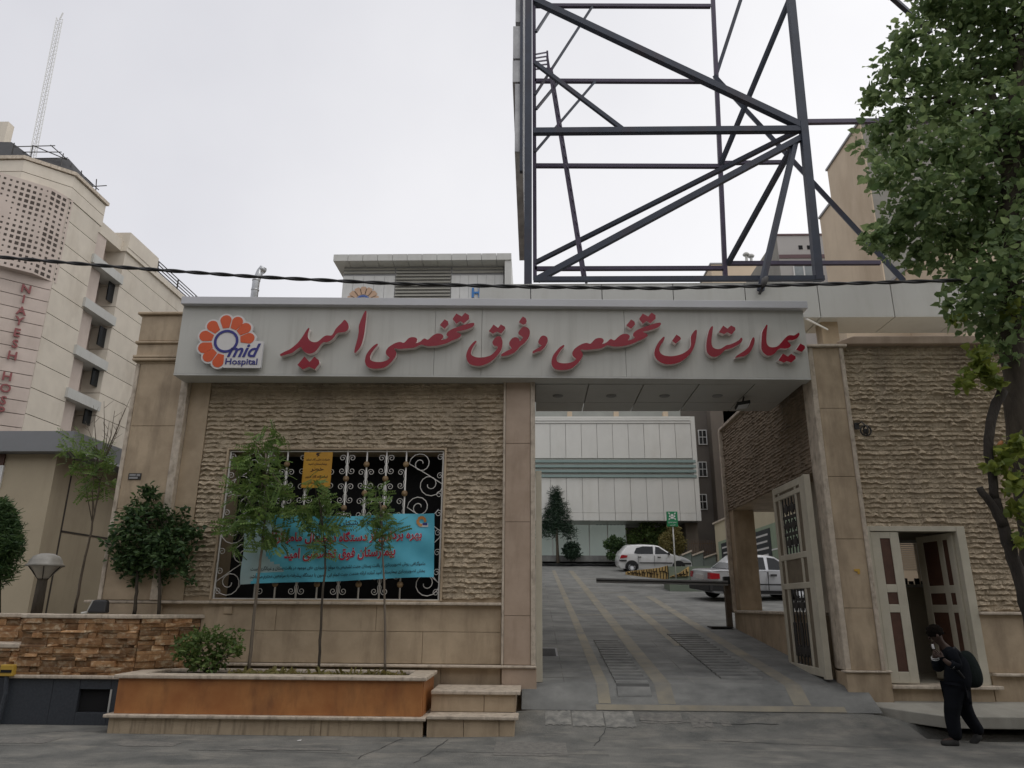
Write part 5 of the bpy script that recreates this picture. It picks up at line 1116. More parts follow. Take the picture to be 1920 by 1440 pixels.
for z in (zt1-2.1, zt1-2.9): mb.box(XG-.035, XG-.021, ynear+.5, yfar-.6, z, z+.06)
mb.build('stripe', M['white'], gb)
for (pa, pb, lab) in (((1350, 990), (1372, 1022), 'dark banner with pale writing, left one on the green wall'), ((1408, 985), (1446, 1020), 'dark banner with a red mark, right one on the green wall')):
    a = PX(*pa, XG-.03); b = PX(*pb, XG-.03); yA, yB = max(a.y, b.y), min(a.y, b.y)
    zt_ = zt1-1.15; zb_ = zt_-1.35
    q = MB(); q.box(XG-.045, XG-.036, yB, yA, zb_, zt_); o = q.build('banner', plain('dark_banner', (0.025, 0.028, 0.032), 0.6)); tag(o, lab, 'banner', 'dark banners on the green wall')
    q = MB()
    for k in range(4): q.box(XG-.052, XG-.047, yB+.3+.12*(k % 2), yA-.2-.2*(k % 3), zt_-.28-.28*k, zt_-.20-.28*k)
    q.build('writing', M['lwhite'], o)
    if 'red' in lab: q = MB(); q.box(XG-.052, XG-.047, yA-.17, yA-.03, zb_+.35, zt_-.35); q.build('red_mark', M['lampred'], o)
# stepped parapet and spiked fence
fw = thing('stair_parapet', 'grey-green stepped parapet wall with pale copings behind the white hatchback', 'wall', (8.5, 41, 3.4))
YPp = 41.0
steps_ = [(1278, 1296, 1036), (1297, 1318, 1037), (1319, 1342, 1041)]
for i, (pa, pb, py) in enumerate(steps_):
    xa2, xb2 = P(pa, py, YPp).x, P(pb, py, YPp).x; za, zb2 = P(pa, py+6, YPp).z, P(pb, py-2, YPp).z
    q = MB(); q.prism([(xa2, YPp, 3.0), (xb2, YPp, 3.0), (xb2, YPp, zb2), (xa2, YPp, za)], (0, .3, 0)); q.build('wall_panel', mat('grey_green_paint', (0.20, 0.23, 0.20), (0.17, 0.195, 0.17), 1, 0.85) if i == 0 else bpy.data.materials['grey_green_paint'], fw)
    q = MB(); q.bar((xa2, YPp+.1, za+.04), (xb2+.03, YPp+.1, zb2+.04), .4, .08); q.build('coping', M['moulding'], fw)
fn_ = thing('spiked_fence', 'rusty spiked metal fence on the stepped parapet near the green wall', 'fence', (9.5, 41.3, 4.5))
q = MB(); xa2, xb2 = P(1296, 1040, YPp).x, P(1345, 1040, YPp).x
zA, zB = P(1296, 1036, YPp).z, P(1345, 1036, YPp).z
k = 0
while xa2+.10*k < xb2: x = xa2+.10*k; q.tube([(x, YPp+.25, zA-.25), (x, YPp+.25, zA+.62), (x, YPp+.25, zA+.74)], [.014, .014, .002], 5); k += 1
q.build('spike', mat('rusty_fence', (0.13, 0.085, 0.055), (0.09, 0.06, 0.04), 5, 0.8), fn_)
q = MB(); q.bar((xa2, YPp+.25, zA+.05), (xb2, YPp+.25, zA+.05), .03); q.bar((xa2, YPp+.25, zA+.5), (xb2, YPp+.25, zA+.5), .03); q.build('rail', bpy.data.materials['rusty_fence'], fn_)

# green island wall with yellow crazy paving
iw = thing('island_wall', 'low green retaining wall with yellow crazy-stone flanks in the middle of the yard', 'wall', (6, 28, 2))
YI = 28.0; gp = mat('pale_green_wall', (0.205, 0.245, 0.19), (0.175, 0.21, 0.165), 1.5, 0.8, stain=(0.14, 0.165, 0.13)); 
a, b = P(1256, 1100, YI).x, P(1348, 1100, YI).x; zi = P(1300, 1085, YI).z
mb = MB(); mb.box(a, b+1.2, YI, YI+1.2, ramp_z(YI)-.2, zi); mb.build('front_wall', gp, iw)
c0, c1_ = P(1252, 1062, 30).x, P(1345, 1062, 30).x
mb = MB(); mb.prism([(c0, 30, 1.8), (c1_+2, 30, 1.8), (c1_+2, 30, P(1300, 1060, 30).z), (c0, 30, P(1252, 1062, 30).z)], (0, .4, 0)); mb.build('back_wall', gp, iw)
M['crazy'] = mat('yellow_crazy_stone', (0.60, 0.42, 0.17), (0.50, 0.335, 0.13), 4, 0.85, 0.2, 30)
def crazy(poly, y, name):
    mb = MB(); mb.prism([P(px, py, y) for px, py in poly], (0, .25, 0)); o = mb.build(name, M['crazy'], iw)
    jm = MB(); rng_ = random.Random(5); x0 = min(p[0] for p in poly); x1_ = max(p[0] for p in poly)
    def lim(px):
        ys_ = []
        for (ax, ay), (bx_, by) in zip(poly, poly[1:]+poly[:1]):
            if min(ax, bx_) <= px <= max(ax, bx_) and ax != bx_: ys_.append(ay+(by-ay)*(px-ax)/(bx_-ax))
        return min(ys_), max(ys_)
    px = x0+3
    while px < x1_-2:
        lo_, hi_ = lim(px); lo2, hi2 = lim(min(px+2.5, x1_-1)); mid = lo_+(hi_-lo_)*rng_.uniform(.35, .65)
        jm.bar(P(px, lo_+.6, y-.02), P(px+rng_.uniform(-1.5, 1.5), mid, y-.02), .03, .03); jm.bar(P(px+1.8, mid, y-.02), P(px+1.8+rng_.uniform(-1.2, 1.2), hi2-.6, y-.02), .03, .03)
        jm.bar(P(px, mid, y-.02), P(min(px+rng_.uniform(3, 5), x1_-1), mid+rng_.uniform(-1.5, 1.5), y-.02), .03, .03); px += rng_.uniform(3.4, 6)
    jm.build('stone_joint', plain('dark_mortar', (0.05, 0.035, 0.02), 0.9) if 'dark_mortar' not in bpy.data.materials else bpy.data.materials['dark_mortar'], o)
crazy([(1174, 1072), (1205, 1068), (1236, 1064.5), (1252, 1060), (1254, 1087), (1240, 1085), (1205, 1081), (1174, 1077)], 29.6, 'stone_flank')
crazy([(1257, 1081), (1275, 1074), (1292, 1062), (1292, 1080), (1275, 1080.5), (1257, 1082)], 29.9, 'stone_flank')

# assembly point sign
gs = thing('assembly_sign', 'green assembly-point sign with white arrows and figures on a thin pole', 'sign', (P(1260, 1078, 29.3).x, 29.3, 2))
a, b = P(1249, 959, 29.3), P(1271.5, 987.5, 29.3)
mb = MB(); mb.box(a.x, b.x, 29.27, 29.30, b.z, a.z); sb = mb.build('board', plain('sign_green', (0.012, 0.22, 0.085), 0.4), gs, bevel=.03, bseg=2)
mb = MB(); xm_ = (a.x+b.x)/2; mb.tube([(xm_+.02, 29.33, ramp_z(29)-.1), (xm_+.02, 29.33, a.z-.05)], .028, 8); mb.build('pole', M['acp2'], gs, smooth=True)
W_, H_s = b.x-a.x, a.z-b.z
mb = MB(); cx, cz = xm_, b.z+H_s*.68
for sx1, sz1 in ((-1, 1), (1, 1), (-1, -1), (1, -1)):
    mb.prism([(cx+sx1*p*W_, 29.262, cz+sz1*q_*H_s) for p, q_ in ((.16, .13), (.22, .20), (.17, .205), (.33, .25), (.30, .12), (.27, .16), (.20, .10))], (0, .006, 0))
mb.lathe([(.0, 0), (.05, 0), (.05, .006), (0, .006)], (cx, 29.262, cz+.04), 10, 'y'); mb.lathe([(.0, 0), (.035, 0), (.035, .006), (0, .006)], (cx-.09, 29.262, cz), 10, 'y'); mb.lathe([(.0, 0), (.035, 0), (.035, .006), (0, .006)], (cx+.09, 29.262, cz), 10, 'y')
mb.box(cx-.06, cx+.06, 29.262, 29.268, cz-.10, cz-.02); mb.build('pictogram', M['white'], sb)
mb = MB(); put_text(mb, shape('محل تجمع'), (cx, 29.266, b.z+H_s*.28), (1, 0, 0), (0, 0, 1), width=W_*.7, height=H_s*.14, bold=.02); put_text(mb, shape('ایمن'), (cx, 29.266, b.z+H_s*.10), (1, 0, 0), (0, 0, 1), width=W_*.45, height=H_s*.09, bold=.02); mb.build('lettering', M['white'], sb)

# ------------------------------------------------------------------ blue banner and yellow notice on the grille
bn = thing('banner', 'long turquoise cloth banner with red Persian headline tied across the window grille', 'banner', (-3.3, 11.9, 2.3))
YBn = 11.90
cTL, cTR, cBL, cBR = P(462, 966, YBn), P(815, 963, YBn), P(450, 1096, YBn), P(813, 1082, YBn)
def bpt(u, v):   # u 0..1 left to right, v 0..1 bottom to top
    p = (cBL*(1-u)+cBR*u)*(1-v)+(cTL*(1-u)+cTR*u)*v
    y = -0.018*math.sin(u*23+v*3)*(0.3+u)-0.014*math.sin((u*1.3+v*0.6)*17)-0.010*math.sin(v*9-u*31)
    z = 0.012*math.sin(u*math.pi*3.0)*(1 if v > .5 else .6)-0.02*math.sin(u*math.pi)*v
    return Vector((p.x, p.y+y, p.z+z))
NU, NV = 90, 26; mb = MB()
for j in range(NV+1):
    for i in range(NU+1): mb.v.append(tuple(bpt(i/NU, j/NV)))
for j in range(NV):
    for i in range(NU): mb.f.append([j*(NU+1)+i, j*(NU+1)+i+1, (j+1)*(NU+1)+i+1, (j+1)*(NU+1)+i]); mb.m.append(1 if i < 5+2.0*math.sin(j*.5) or (i < 21 and j > 3 and j < 24 and i < 15+5*math.sin(j*.45)) else 0)
blu = mat('turquoise_banner_cloth', (0.12, 0.49, 0.63), (0.09, 0.41, 0.55), 2, 0.6); blu2 = mat('pale_banner_cloth', (0.42, 0.56, 0.56), (0.34, 0.48, 0.50), 3, 0.6)
mb.build('cloth', [blu, blu2], bn, smooth=True)
BU = (cTR-cTL).length
def bfn(lift):
    def f(q):  # q: (u*BU, -, v) packed in x,z
        u, v = q.x, q.z; p = bpt(u, v); return Vector((p.x, p.y-0.006-lift-max(0, -q.y)*0.0, p.z))
    return f
def banner_text(s, u0, u1, v, hv, bold, mname, lift=0.0, name='lettering'):
    q = MB(); vv, ff = text_geo(shape(s), bold, 0, 0.0); lo, hi = vv.min(0), vv.max(0)
    pts = []
    for p in vv:
        a = (p[0]-lo[0])/(hi[0]-lo[0]); b = (p[1]-lo[1])/(hi[1]-lo[1])-.5
        w = bpt(u0+(u1-u0)*a, v+hv*b); pts.append((w.x, w.y-0.006-lift, w.z))
    q.add(pts, ff); q.build(name, M[mname], bn)
M['bred'] = plain('banner_red', (0.47, 0.015, 0.05), 0.6); M['bblack'] = plain('banner_black', (0.012, 0.012, 0.016), 0.6)
M['bwhite'] = plain('banner_white', (0.6, 0.62, 0.63), 0.6)
banner_text('توجه پزشکان و', .47, .72, .885, .11, .012, 'bblack')
for bo_, mm, li in ((.060, 'bwhite', 0), (.026, 'bred', .004)):
    banner_text('بهره برداری از دستگاه دیجیتال ماموگرافی', .10, .935, .66, .20, bo_, mm, li, 'headline')
    banner_text('بیمارستان فوق تخصصی امید', .22, .80, .405, .20, bo_, mm, li, 'headline')
banner_text('ماموگرافی روش تصویربرداری از بافت پستان جهت تشخیص به موقع ناهنجاری های موجود در بافت پستان و غربالگری است', .05, .955, .205, .085, .012, 'bblack')
banner_text('بخش تصویربرداری بیمارستان امید آماده ارائه خدمت جهت انجام این آزمون با دستگاه پیشرفته به مراجعین محترم می باشد', .05, .955, .095, .085, .012, 'bblack')
q = MB(); 
def bl(u, v, o_=-.007): w = bpt(u, v); return (w.x, w.y+o_, w.z)
q.add([bl(.918, .785), bl(.966, .785), bl(.966, .845), bl(.918, .845)], [(0, 1, 2, 3)]); q.build('emblem_field', M['bwhite'], bn)
q = MB()
for k in range(9):
    a = R(8+30*k+(15 if k > 4 else 0)); u, v = .930+.0195*math.cos(a), .878+.062*math.sin(a)
    q.add([bl(u+.0082*math.cos(b), v+.026*math.sin(b), -.014) for b in np.linspace(0, 2*math.pi, 9)[:-1]], [tuple(range(8))])
q.build('emblem_flower', plain('banner_orange', (0.50, 0.22, 0.06)), bn)
q = MB(); q.add([bl(.936, .815, -.016), bl(.962, .815, -.016), bl(.962, .85, -.016), bl(.936, .85, -.016)], [(0, 1, 2, 3)]); q.build('emblem_word', M['lblue'], bn)
q = MB()
for c, d in ((cTL, (-.06, 0, .10)), (cTR, (.05, 0, .08)), (cBL, (-.05, 0, -.05)), (cBR, (.05, 0, -.07))): q.tube([c, c+Vector(d)+Vector((0, .08, 0))], .005, 5)
q.build('tie_cord', M['bwhite'], bn)

dg_ = thing('warning_notice', 'yellow danger notice with black Persian writing hung at the top of the grille', 'sign', (P(596, 880, 11.95).x, 11.95, 3.6))
a, b = P(571, 848, 11.95), P(619, 915, 11.95); mb = MB(); mb.box(a.x, b.x, 11.94, 11.95, b.z, a.z); mb.build('plate', mat('yellow_notice', (0.55, 0.30, 0.035), (0.46, 0.235, 0.03), 3, 0.5), dg_, bevel=.004)
ww, hh = b.x-a.x, a.z-b.z; xm_ = (a.x+b.x)/2; mb = MB()
for s, w, h, y in (('شرکت ملی گاز ایران', .82, .075, .79), ('بیمارستان امید', .66, .075, .665), ('خطر', .46, .14, .51), ('ایستگاه گاز شهر', .78, .085, .31), ('تلفن امداد', .56, .075, .14)):
    put_text(mb, shape(s), (xm_, 11.9395, b.z+hh*y), (1, 0, 0), (0, 0, 1), width=ww*w, height=hh*h, bold=.022, depth=.002)
mb.prism([(xm_-.03, 11.937, b.z+hh*.98), (xm_+.05, 11.937, b.z+hh*.99), (xm_+.0, 11.937, b.z+hh*.93), (xm_+.03, 11.937, b.z+hh*.92), (xm_-.02, 11.937, b.z+hh*.86), (xm_-.01, 11.937, b.z+hh*.91), (xm_-.04, 11.937, b.z+hh*.92)], (0, .0025, 0))
mb.build('lettering', plain('notice_ink', (0.03, 0.012, 0.008), 0.6), dg_)

# ------------------------------------------------------------------ cars
def wheel(root, x, y, r, w, side):
    q = MB(); q.lathe([(r*.62, -w/2), (r*.92, -w/2), (r, -w/2+.03), (r, w/2-.03), (r*.92, w/2), (r*.62, w/2)], (x, y, r), 24, 'y'); o = q.build('wheel', M['rubber'], root, smooth=False)
    s = side; q = MB(); q.lathe([(r*.64, -.02), (r*.62, .03*1), (r*.5, .02), (0.0, .02)] if s > 0 else [(r*.64, .02), (r*.62, -.03), (r*.5, -.02), (0, -.02)], (x, y+s*w*.42, r), 20, 'y')
    q.build('rim', M['alloy'], o, smooth=True)
    q = MB()
    for k in range(9):
        a = 2*math.pi*k/9; c = (x+r*.46*math.cos(a), y+s*(w*.42+.032), r+r*.46*math.sin(a)); q.lathe([(0, -.004), (r*.075, -.004), (r*.075, .004), (0, .004)], c, 8, 'y')
    q.build('rim_slot', M['plastic'], o)
def car(label, name, paint, W_, body, gh_, wins, wheels, wr_, z_belt, tumble, loc, rz, tilt, extras):
    root = bpy.data.objects.new(name, None); COL.objects.link(root); LOCAL.add(root.name); tag(root, label, 'car'); root.location = loc
    root.rotation_euler = (tilt, 0, rz)
    h = W_/2
    def yw(x, z):   # half width
        y = h-0.05*max(0, (z-.62))/.4 if z < z_belt else h-.05-(z-z_belt)*tumble
        y -= 0.22*max(0, abs(x)-1.35)**1.6*(1 if z < z_belt+.1 else .3)
        if z < .42: y -= (.42-z)*.25
        return y
    def loft(mb, poly, n=1, inset=0.0):
        k = len(poly); L = [(x, yw(x, z)-inset, z) for x, z in poly]; Rr = [(x, -yw(x, z)+inset, z) for x, z in poly]
        mb.v += L+Rr; b = len(mb.v)-2*k
        mb.f.append([b+i for i in range(k)]); mb.m.append(0); mb.f.append([b+k+i for i in reversed(range(k))]); mb.m.append(0)
        for i in range(k): j = (i+1) % k; mb.f.append([b+i, b+k+i, b+k+j, b+j]); mb.m.append(0)
    q = MB(); loft(q, smooth_poly(body, 2)); bo_ = q.build('body', paint, root, smooth=True, bevel=.03, bseg=3)
    q = MB(); loft(q, gh_); q.build('cabin', paint, bo_, smooth=True, bevel=.045, bseg=3)
    for nm, poly in wins:
        for s in (1, -1):
            q = MB(); q.prism([(x, s*(yw(x, z)+.008), z) for x, z in poly], (0, -s*.03, 0)); q.build('window', M['glass'], root)
    for x in wheels:
        for s in (1, -1):
            wheel(root, x, s*(h-.12), wr_, .19, s)
            q = MB(); n = 18; pts = [(x+(wr_+.05)*math.cos(a), s*(h+.002-.0), wr_+.02+(wr_+.05)*math.sin(a)) for a in np.linspace(-.25, math.pi+.25, n)]
            pts2 = [(p[0], s*(min(abs(p[1]), yw(p[0], p[2])+.006)), p[2]) for p in pts]
            q.prism(pts2, (0, -s*.05, 0)); q.build('wheel_arch', M['plastic'], root)
    extras(root, yw, h)
    return root
def slab(root, name, m, x0, x1, z0, z1, s, yw, out=.010, th=.03):
    q = MB(); q.prism([(x, s*(yw(x, z)+out), z) for x, z in ((x0, z0), (x1, z0), (x1, z1), (x0, z1))], (0, -s*th, 0)); return q.build(name, M[m], root)
def ex_hatch(root, yw, h):
    for s in (1, -1):
        q = MB(); q.prism([(x, s*(yw(x, z)+.010), z) for x, z in ((-1.86, .74), (-1.50, .80), (-1.46, .90), (-1.72, .93), (-1.80, .90))], (0, -s*.06, 0)); q.build('taillight', M['lampred'], root)
        q = MB(); q.prism([(x, s*(yw(x, z)+.010), z) for x, z in ((1.30, .72), (1.78, .60), (1.82, .66), (1.38, .80))], (0, -s*.1, 0)); q.build('headlight', M['lampclear'], root)
        slab(root, 'side_moulding', 'plastic', -.86, .86, .50, .56, s, yw, .016)
        slab(root, 'rear_bumper_strip', 'plastic', -1.90, -1.52, .60, .68, s, yw, .018); slab(root, 'front_bumper_strip', 'plastic', 1.45, 1.86, .46, .55, s, yw, .018)
        for x in (-.92, .10): slab(root, 'door_handle', 'plastic', x, x+.16, .80, .85, s, yw, .025)
        for x in (-.92, -.06, .98): slab(root, 'door_seam', 'plastic', x, x+.010, .36, .90, s, yw, .004)
        q = MB(); q.hexa([(.62, s*(h-.03), .95), (.74, s*(h-.03), .95), (.74, s*(h+.14), .95), (.62, s*(h+.14), .95)], [(.64, s*(h-.03), 1.07), (.72, s*(h-.03), 1.07), (.72, s*(h+.13), 1.08), (.64, s*(h+.13), 1.08)]); q.build('mirror', M['plastic'], root, bevel=.02)
    q = MB(); q.prism([(-1.745, -.60, 1.00), (-1.745, .60, 1.00), (-1.40, .52, 1.36), (-1.40, -.52, 1.36)], (.03, 0, 0)); q.build('rear_window', M['glass'], root)
    q = MB(); q.prism([(.86, -.64, .96), (.86, .64, .96), (.24, .54, 1.37), (.24, -.54, 1.37)], (-.03, 0, -.02)); q.build('windscreen', M['glass'], root)
hb_body = [(-1.82, .26), (-1.90, .40), (-1.91, .62), (-1.87, .78), (-1.80, .98), (-1.2, 1.00), (.75, .97), (1.15, .90), (1.55, .79), (1.80, .66), (1.90, .50), (1.90, .30), (1.72, .20), (0, .20), (-1.6, .22)]
hb_gh = [(-1.80, .94), (-1.76, 1.04), (-1.45, 1.36), (-1.25, 1.42), (-.6, 1.45), (.0, 1.43), (.24, 1.38), (.55, 1.18), (.92, .93)]
hb_win = [('f', [(-.02, .985), (.72, .985), (.62, 1.05), (.20, 1.33), (.03, 1.36)]), ('r', [(-.12, .985), (-.10, 1.36), (-.62, 1.37), (-.98, 1.28), (-1.12, 1.02), (-.95, .985)])]
YCa = 40.0; xa2, xb2 = P(1158, 1074, YCa).x, P(1290, 1074, YCa).x; sc_ = 1.0
car('white hatchback with tinted windows parked sideways near the glass front', 'parked_car', M['carwhite'], 1.65, hb_body, hb_gh, hb_win, (-1.25, 1.20), .295, .97, .40, ((xa2+xb2)/2+.02, YCa, P(1225, 1075, YCa-.8).z+.08), R(2), R(6), ex_hatch)
def ex_sedan(root, yw, h):
    for s in (1, -1):
        q = MB(); q.prism([(x, s*(yw(x, z)+.010), z) for x, z in ((-1.95, .66), (-1.66, .68), (-1.66, .84), (-1.93, .86))], (0, -s*.25, 0)); q.build('taillight', M['lampred'], root)
        q = MB(); q.prism([(-1.985, s*.55, .67), (-1.985, s*.74, .67), (-1.975, s*.73, .86), (-1.975, s*.55, .86)], (.05, 0, 0)); q.build('taillight_face', M['lampred'], root)
        q = MB(); q.prism([(x, s*(yw(x, z)+.010), z) for x, z in ((1.72, .60), (1.95, .58), (1.95, .72), (1.74, .76))], (0, -s*.1, 0)); q.build('headlight', M['lampclear'], root)
        slab(root, 'side_moulding', 'plastic', -.98, 1.0, .50, .545, s, yw, .014)
        slab(root, 'sill', 'plastic', -1.0, 1.0, .23, .33, s, yw, .012)
        slab(root, 'rear_bumper_side', 'plastic', -1.99, -1.50, .30, .58, s, yw, .02)
        for x in (-.86, .12): slab(root, 'door_handle', 'plastic', x, x+.20, .78, .85, s, yw, .02)
        for x in (-.95, .03, 1.0): slab(root, 'door_seam', 'plastic', x, x+.010, .34, .92, s, yw, .004)
        q = MB(); q.hexa([(.70, s*(h-.03), .97), (.80, s*(h-.03), .97), (.80, s*(h+.14), .97), (.70, s*(h+.14), .97)], [(.72, s*(h-.03), 1.09), (.78, s*(h-.03), 1.09), (.78, s*(h+.13), 1.10), (.72, s*(h+.13), 1.10)]); q.build('mirror', M['plastic'], root, bevel=.02)
    q = MB(); q.box(-2.03, -1.90, -.76, .76, .28, .56); q.build('rear_bumper', M['plastic'], root, bevel=.04)
    q = MB(); q.box(-2.0, -1.97, -.28, .28, .64, .78); q.build('licence_plate', M['lwhite'], root)
    q = MB(); q.prism([(-1.235, -.62, .985), (-1.235, .62, .985), (-.735, .52, 1.365), (-.735, -.52, 1.365)], (.03, 0, -.02)); q.build('rear_window', M['glass'], root)
    q = MB(); q.prism([(1.00, -.62, .97), (1.00, .62, .97), (.42, .52, 1.36), (.42, -.52, 1.36)], (-.03, 0, -.02)); q.build('windscreen', M['glass'], root)
sd_body = [(-1.85, .26), (-1.96, .38), (-1.98, .60), (-1.95, .86), (-1.86, .93), (-1.2, .965), (.9, .955), (1.5, .86), (1.88, .74), (1.96, .60), (1.95, .32), (1.80, .22), (0, .21), (-1.6, .22)]
sd_gh = [(-1.28, .93), (-1.20, .99), (-.75, 1.38), (-.55, 1.44), (.15, 1.445), (.40, 1.39), (.72, 1.18), (1.04, .93)]
sd_win = [('f', [(.06, .985), (.86, .985), (.74, 1.09), (.36, 1.345), (.10, 1.37)]), ('r', [(-.04, .985), (-.02, 1.37), (-.50, 1.37), (-.70, 1.31), (-.98, 1.03), (-.94, .985)])]
YC2 = 25.0; zc2 = ramp_z(24.9)
car('silver saloon car half hidden behind the corner pillar of the right gatehouse', 'parked_car', M['carsilver'], 1.62, sd_body, sd_gh, sd_win, (-1.20, 1.15), .285, .955, .40, (7.35, 25.3, zc2+.03), R(13), R(5), ex_sedan)

# ------------------------------------------------------------------ the walking boy
def skin(name, pts, edges, radii, m, parent=None, sub=2, root=0):
    me = bpy.data.meshes.new(name); me.from_pydata([tuple(p) for p in pts], edges, []); o = bpy.data.objects.new(name, me); COL.objects.link(o)
    md = o.modifiers.new('s', 'SKIN'); md.use_smooth_shade = True; md.branch_smoothing = 0.6
    sv = me.skin_vertices[0].data
    for i, r in enumerate(radii): sv[i].radius = (r, r) if not hasattr(r, '__len__') else r; sv[i].use_root = (i == root)
    ss = o.modifiers.new('u', 'SUBSURF'); ss.levels = sub; ss.render_levels = sub
    dg = bpy.context.evaluated_depsgraph_get(); m2 = bpy.data.meshes.new_from_object(o.evaluated_get(dg)); o.modifiers.clear(); o.data = m2; m2.name = name
    bpy.data.meshes.remove(me); m2.materials.clear(); m2.materials.append(m)
    m2.polygons.foreach_set('use_smooth', [True]*len(m2.polygons))
    if parent: o.parent = parent
    return o
YPn = 10.62
def J(px, py, dy=0.0): return P(px, py, YPn+dy)
sk = plain('skin_tone', (0.06, 0.034, 0.024), 0.65); cloth = mat('black_tracksuit', (0.011, 0.013, 0.017), (0.008, 0.009, 0.012), 6, 0.95, 0.2, 60, spec=0.1); trou = mat('dark_trousers', (0.010, 0.011, 0.015), (0.007, 0.008, 0.010), 6, 0.95, spec=0.1); shoe_m = mat('grey_trainers', (0.04, 0.039, 0.037), (0.022, 0.022, 0.021), 10, 0.8)
hairm = mat('dark_hair', (0.006, 0.005, 0.004), (0.011, 0.008, 0.006), 30, 0.95, 0.6, 60, stretch=(1, 1, .3), spec=0.08)
sole = 0.0
head = J(1752, 1189); chin = J(1752, 1205)
# skeleton: pelvis, spine, neck, head, legs, arms
pp = [J(1793, 1291), J(1797, 1262), J(1793, 1237), J(1782, 1220), J(1770, 1211), J(1762, 1203), J(1755, 1193), J(1751, 1182),
      J(1790, 1297, -.085), J(1784, 1342, -.09), J(1794, 1384, -.09),          # front (near) leg
      J(1797, 1297, .085), J(1815, 1342, .10), J(1838, 1374, .10),             # rear leg
      J(1783, 1224, -.165), J(1797, 1251, -.20), J(1779, 1244, -.24), J(1768, 1235, -.20),  # near arm
      J(1779, 1224, .16), J(1757, 1256, .12), J(1753, 1232, .06), J(1752, 1220, .02),        # far arm to the mouth
      J(1766, 1391, -.09), J(1823, 1397, .10)]
ed = [(0, 1), (1, 2), (2, 3), (3, 4), (4, 5), (5, 6), (6, 7), (0, 8), (8, 9), (9, 10), (0, 11), (11, 12), (12, 13), (3, 14), (14, 15), (15, 16), (16, 17), (3, 18), (18, 19), (19, 20), (20, 21), (10, 22), (13, 23)]
ra = [.105, .10, .115, .095, .052, .052, .082, .070, .078, .055, .036, .078, .055, .036, .055, .040, .034, .024, .055, .040, .034, .024, .022, .022]
pb = skin('person', pp, ed, ra, sk, None, 2); tag(pb, 'hunched boy in a black tracksuit walking left past the gatehouse door, hand at his mouth', 'person')
# jacket over torso and arms, trousers over the legs
jp = [pp[0]+Vector((0, 0, -.05)), pp[1], pp[2], pp[3], pp[14], pp[15], pp[16], pp[18], pp[19], pp[20], J(1772, 1212)]
skin('jacket', jp, [(0, 1), (1, 2), (2, 3), (3, 4), (4, 5), (5, 6), (3, 7), (7, 8), (8, 9), (3, 10)], [.185, .180, .180, .130, .088, .070, .055, .085, .068, .052, .066], cloth, pb, 2)
tp = [pp[0], pp[8], pp[9], pp[10]+Vector((-.01, 0, -.045)), pp[11], pp[12], pp[13]+Vector((.015, 0, -.03))]
skin('trousers', tp, [(0, 1), (1, 2), (2, 3), (0, 4), (4, 5), (5, 6)], [.145, .128, .098, .082, .128, .092, .074], trou, pb, 2)
def shoe(a, toe, heel_up=0.0):
    return skin('shoe', [a, a.lerp(toe, .5)+Vector((0, 0, -.005)), toe], [(0, 1), (1, 2)], [(.058, .062), (.054, .050), (.046, .036)], shoe_m, pb, 2)
shoe(J(1798, 1391.5, -.09), J(1764, 1393.5, -.09)); shoe(J(1838, 1375, .10), J(1821, 1396, .10))
# hair cap, ear, nose, brow
q = MB(); hc = J(1753, 1186)
def hairshell():
    n, k = 18, 10; vs = []; fs = []
    for j in range(k+1):
        th = j/k*math.pi*.62
        for i in range(n):
            a = 2*math.pi*i/n; ext = 1.0+.25*(1 if math.cos(a) > 0 else -.12)*(j/k)
            r_ = .108*(1+.07*math.sin(i*5.1+j*2.3)+.03*math.sin(i*2.7)); d = Vector((math.sin(th)*math.cos(a), math.sin(th)*math.sin(a)*.88, math.cos(th)))
            d.rotate(Matrix.Rotation(R(-38), 3, 'Y')); d.rotate(Matrix.Rotation(R(26), 3, 'Y')); vs.append(hc+d*r_)
    for j in range(k):
        for i in range(n): fs.append((j*n+i, j*n+(i+1) % n, (j+1)*n+(i+1) % n, (j+1)*n+i))
    q.add(vs, fs)
hairshell(); q.build('hair', hairm, pb, smooth=True)
q = MB(); q.tube([J(1744, 1192, 0), J(1741.5, 1196.5, 0), J(1744, 1198, 0)], [.010, .016, .008], 8); q.build('nose', sk, pb, smooth=True)
q = MB(); q.tube([J(1757, 1189, -.085), J(1758, 1193, -.092), J(1757, 1197, -.083)], [.012, .018, .010], 8); q.build('ear', sk, pb, smooth=True)
for s in (-1, 1): q = MB(); q.lathe([(0, -.007), (.008, -.004), (.009, 0), (.008, .004), (0, .007)], J(1744.5, 1191, s*.03), 8); q.build('eye', M['black'], pb, smooth=True)
q = MB(); q.tube([J(1745.5, 1201, -.025), J(1744.2, 1201.2, 0), J(1745.5, 1201, .025)], .006, 6); q.build('mouth', plain('lips', (0.12, .045, .04)), pb, smooth=True)
# hands with separate fingers
def hand(w, dirv, palm_n, curl, sgn):
    d = Vector(dirv).normalized(); n_ = Vector(palm_n).normalized(); sd = d.cross(n_).normalized()
    pts = [w, w+d*.045]; e = [(0, 1)]; r_ = [(.020, .024), (.022, .034)]
    for k, (o_, L) in enumerate(((-.03, .055), (-.010, .066), (.010, .062), (.029, .048))):
        b = len(pts); base = w+d*.07+sd*o_; a1 = base+d*L*.5+n_*curl*L*.3; a2 = a1+d*L*.35+n_*curl*L*.55; pts += [base, a1, a2]; e += [(1, b), (b, b+1), (b+1, b+2)]; r_ += [.0095, .0085, .007]
    b = len(pts); t0 = w+d*.03-sd*.03*sgn; pts += [t0, t0-sd*.02*sgn+d*.025+n_*.01, t0-sd*.02*sgn+d*.05+n_*.02]; e += [(0, b), (b, b+1), (b+1, b+2)]; r_ += [.012, .0095, .008]
    return skin('hand', pts, e, r_, sk, pb, 1)
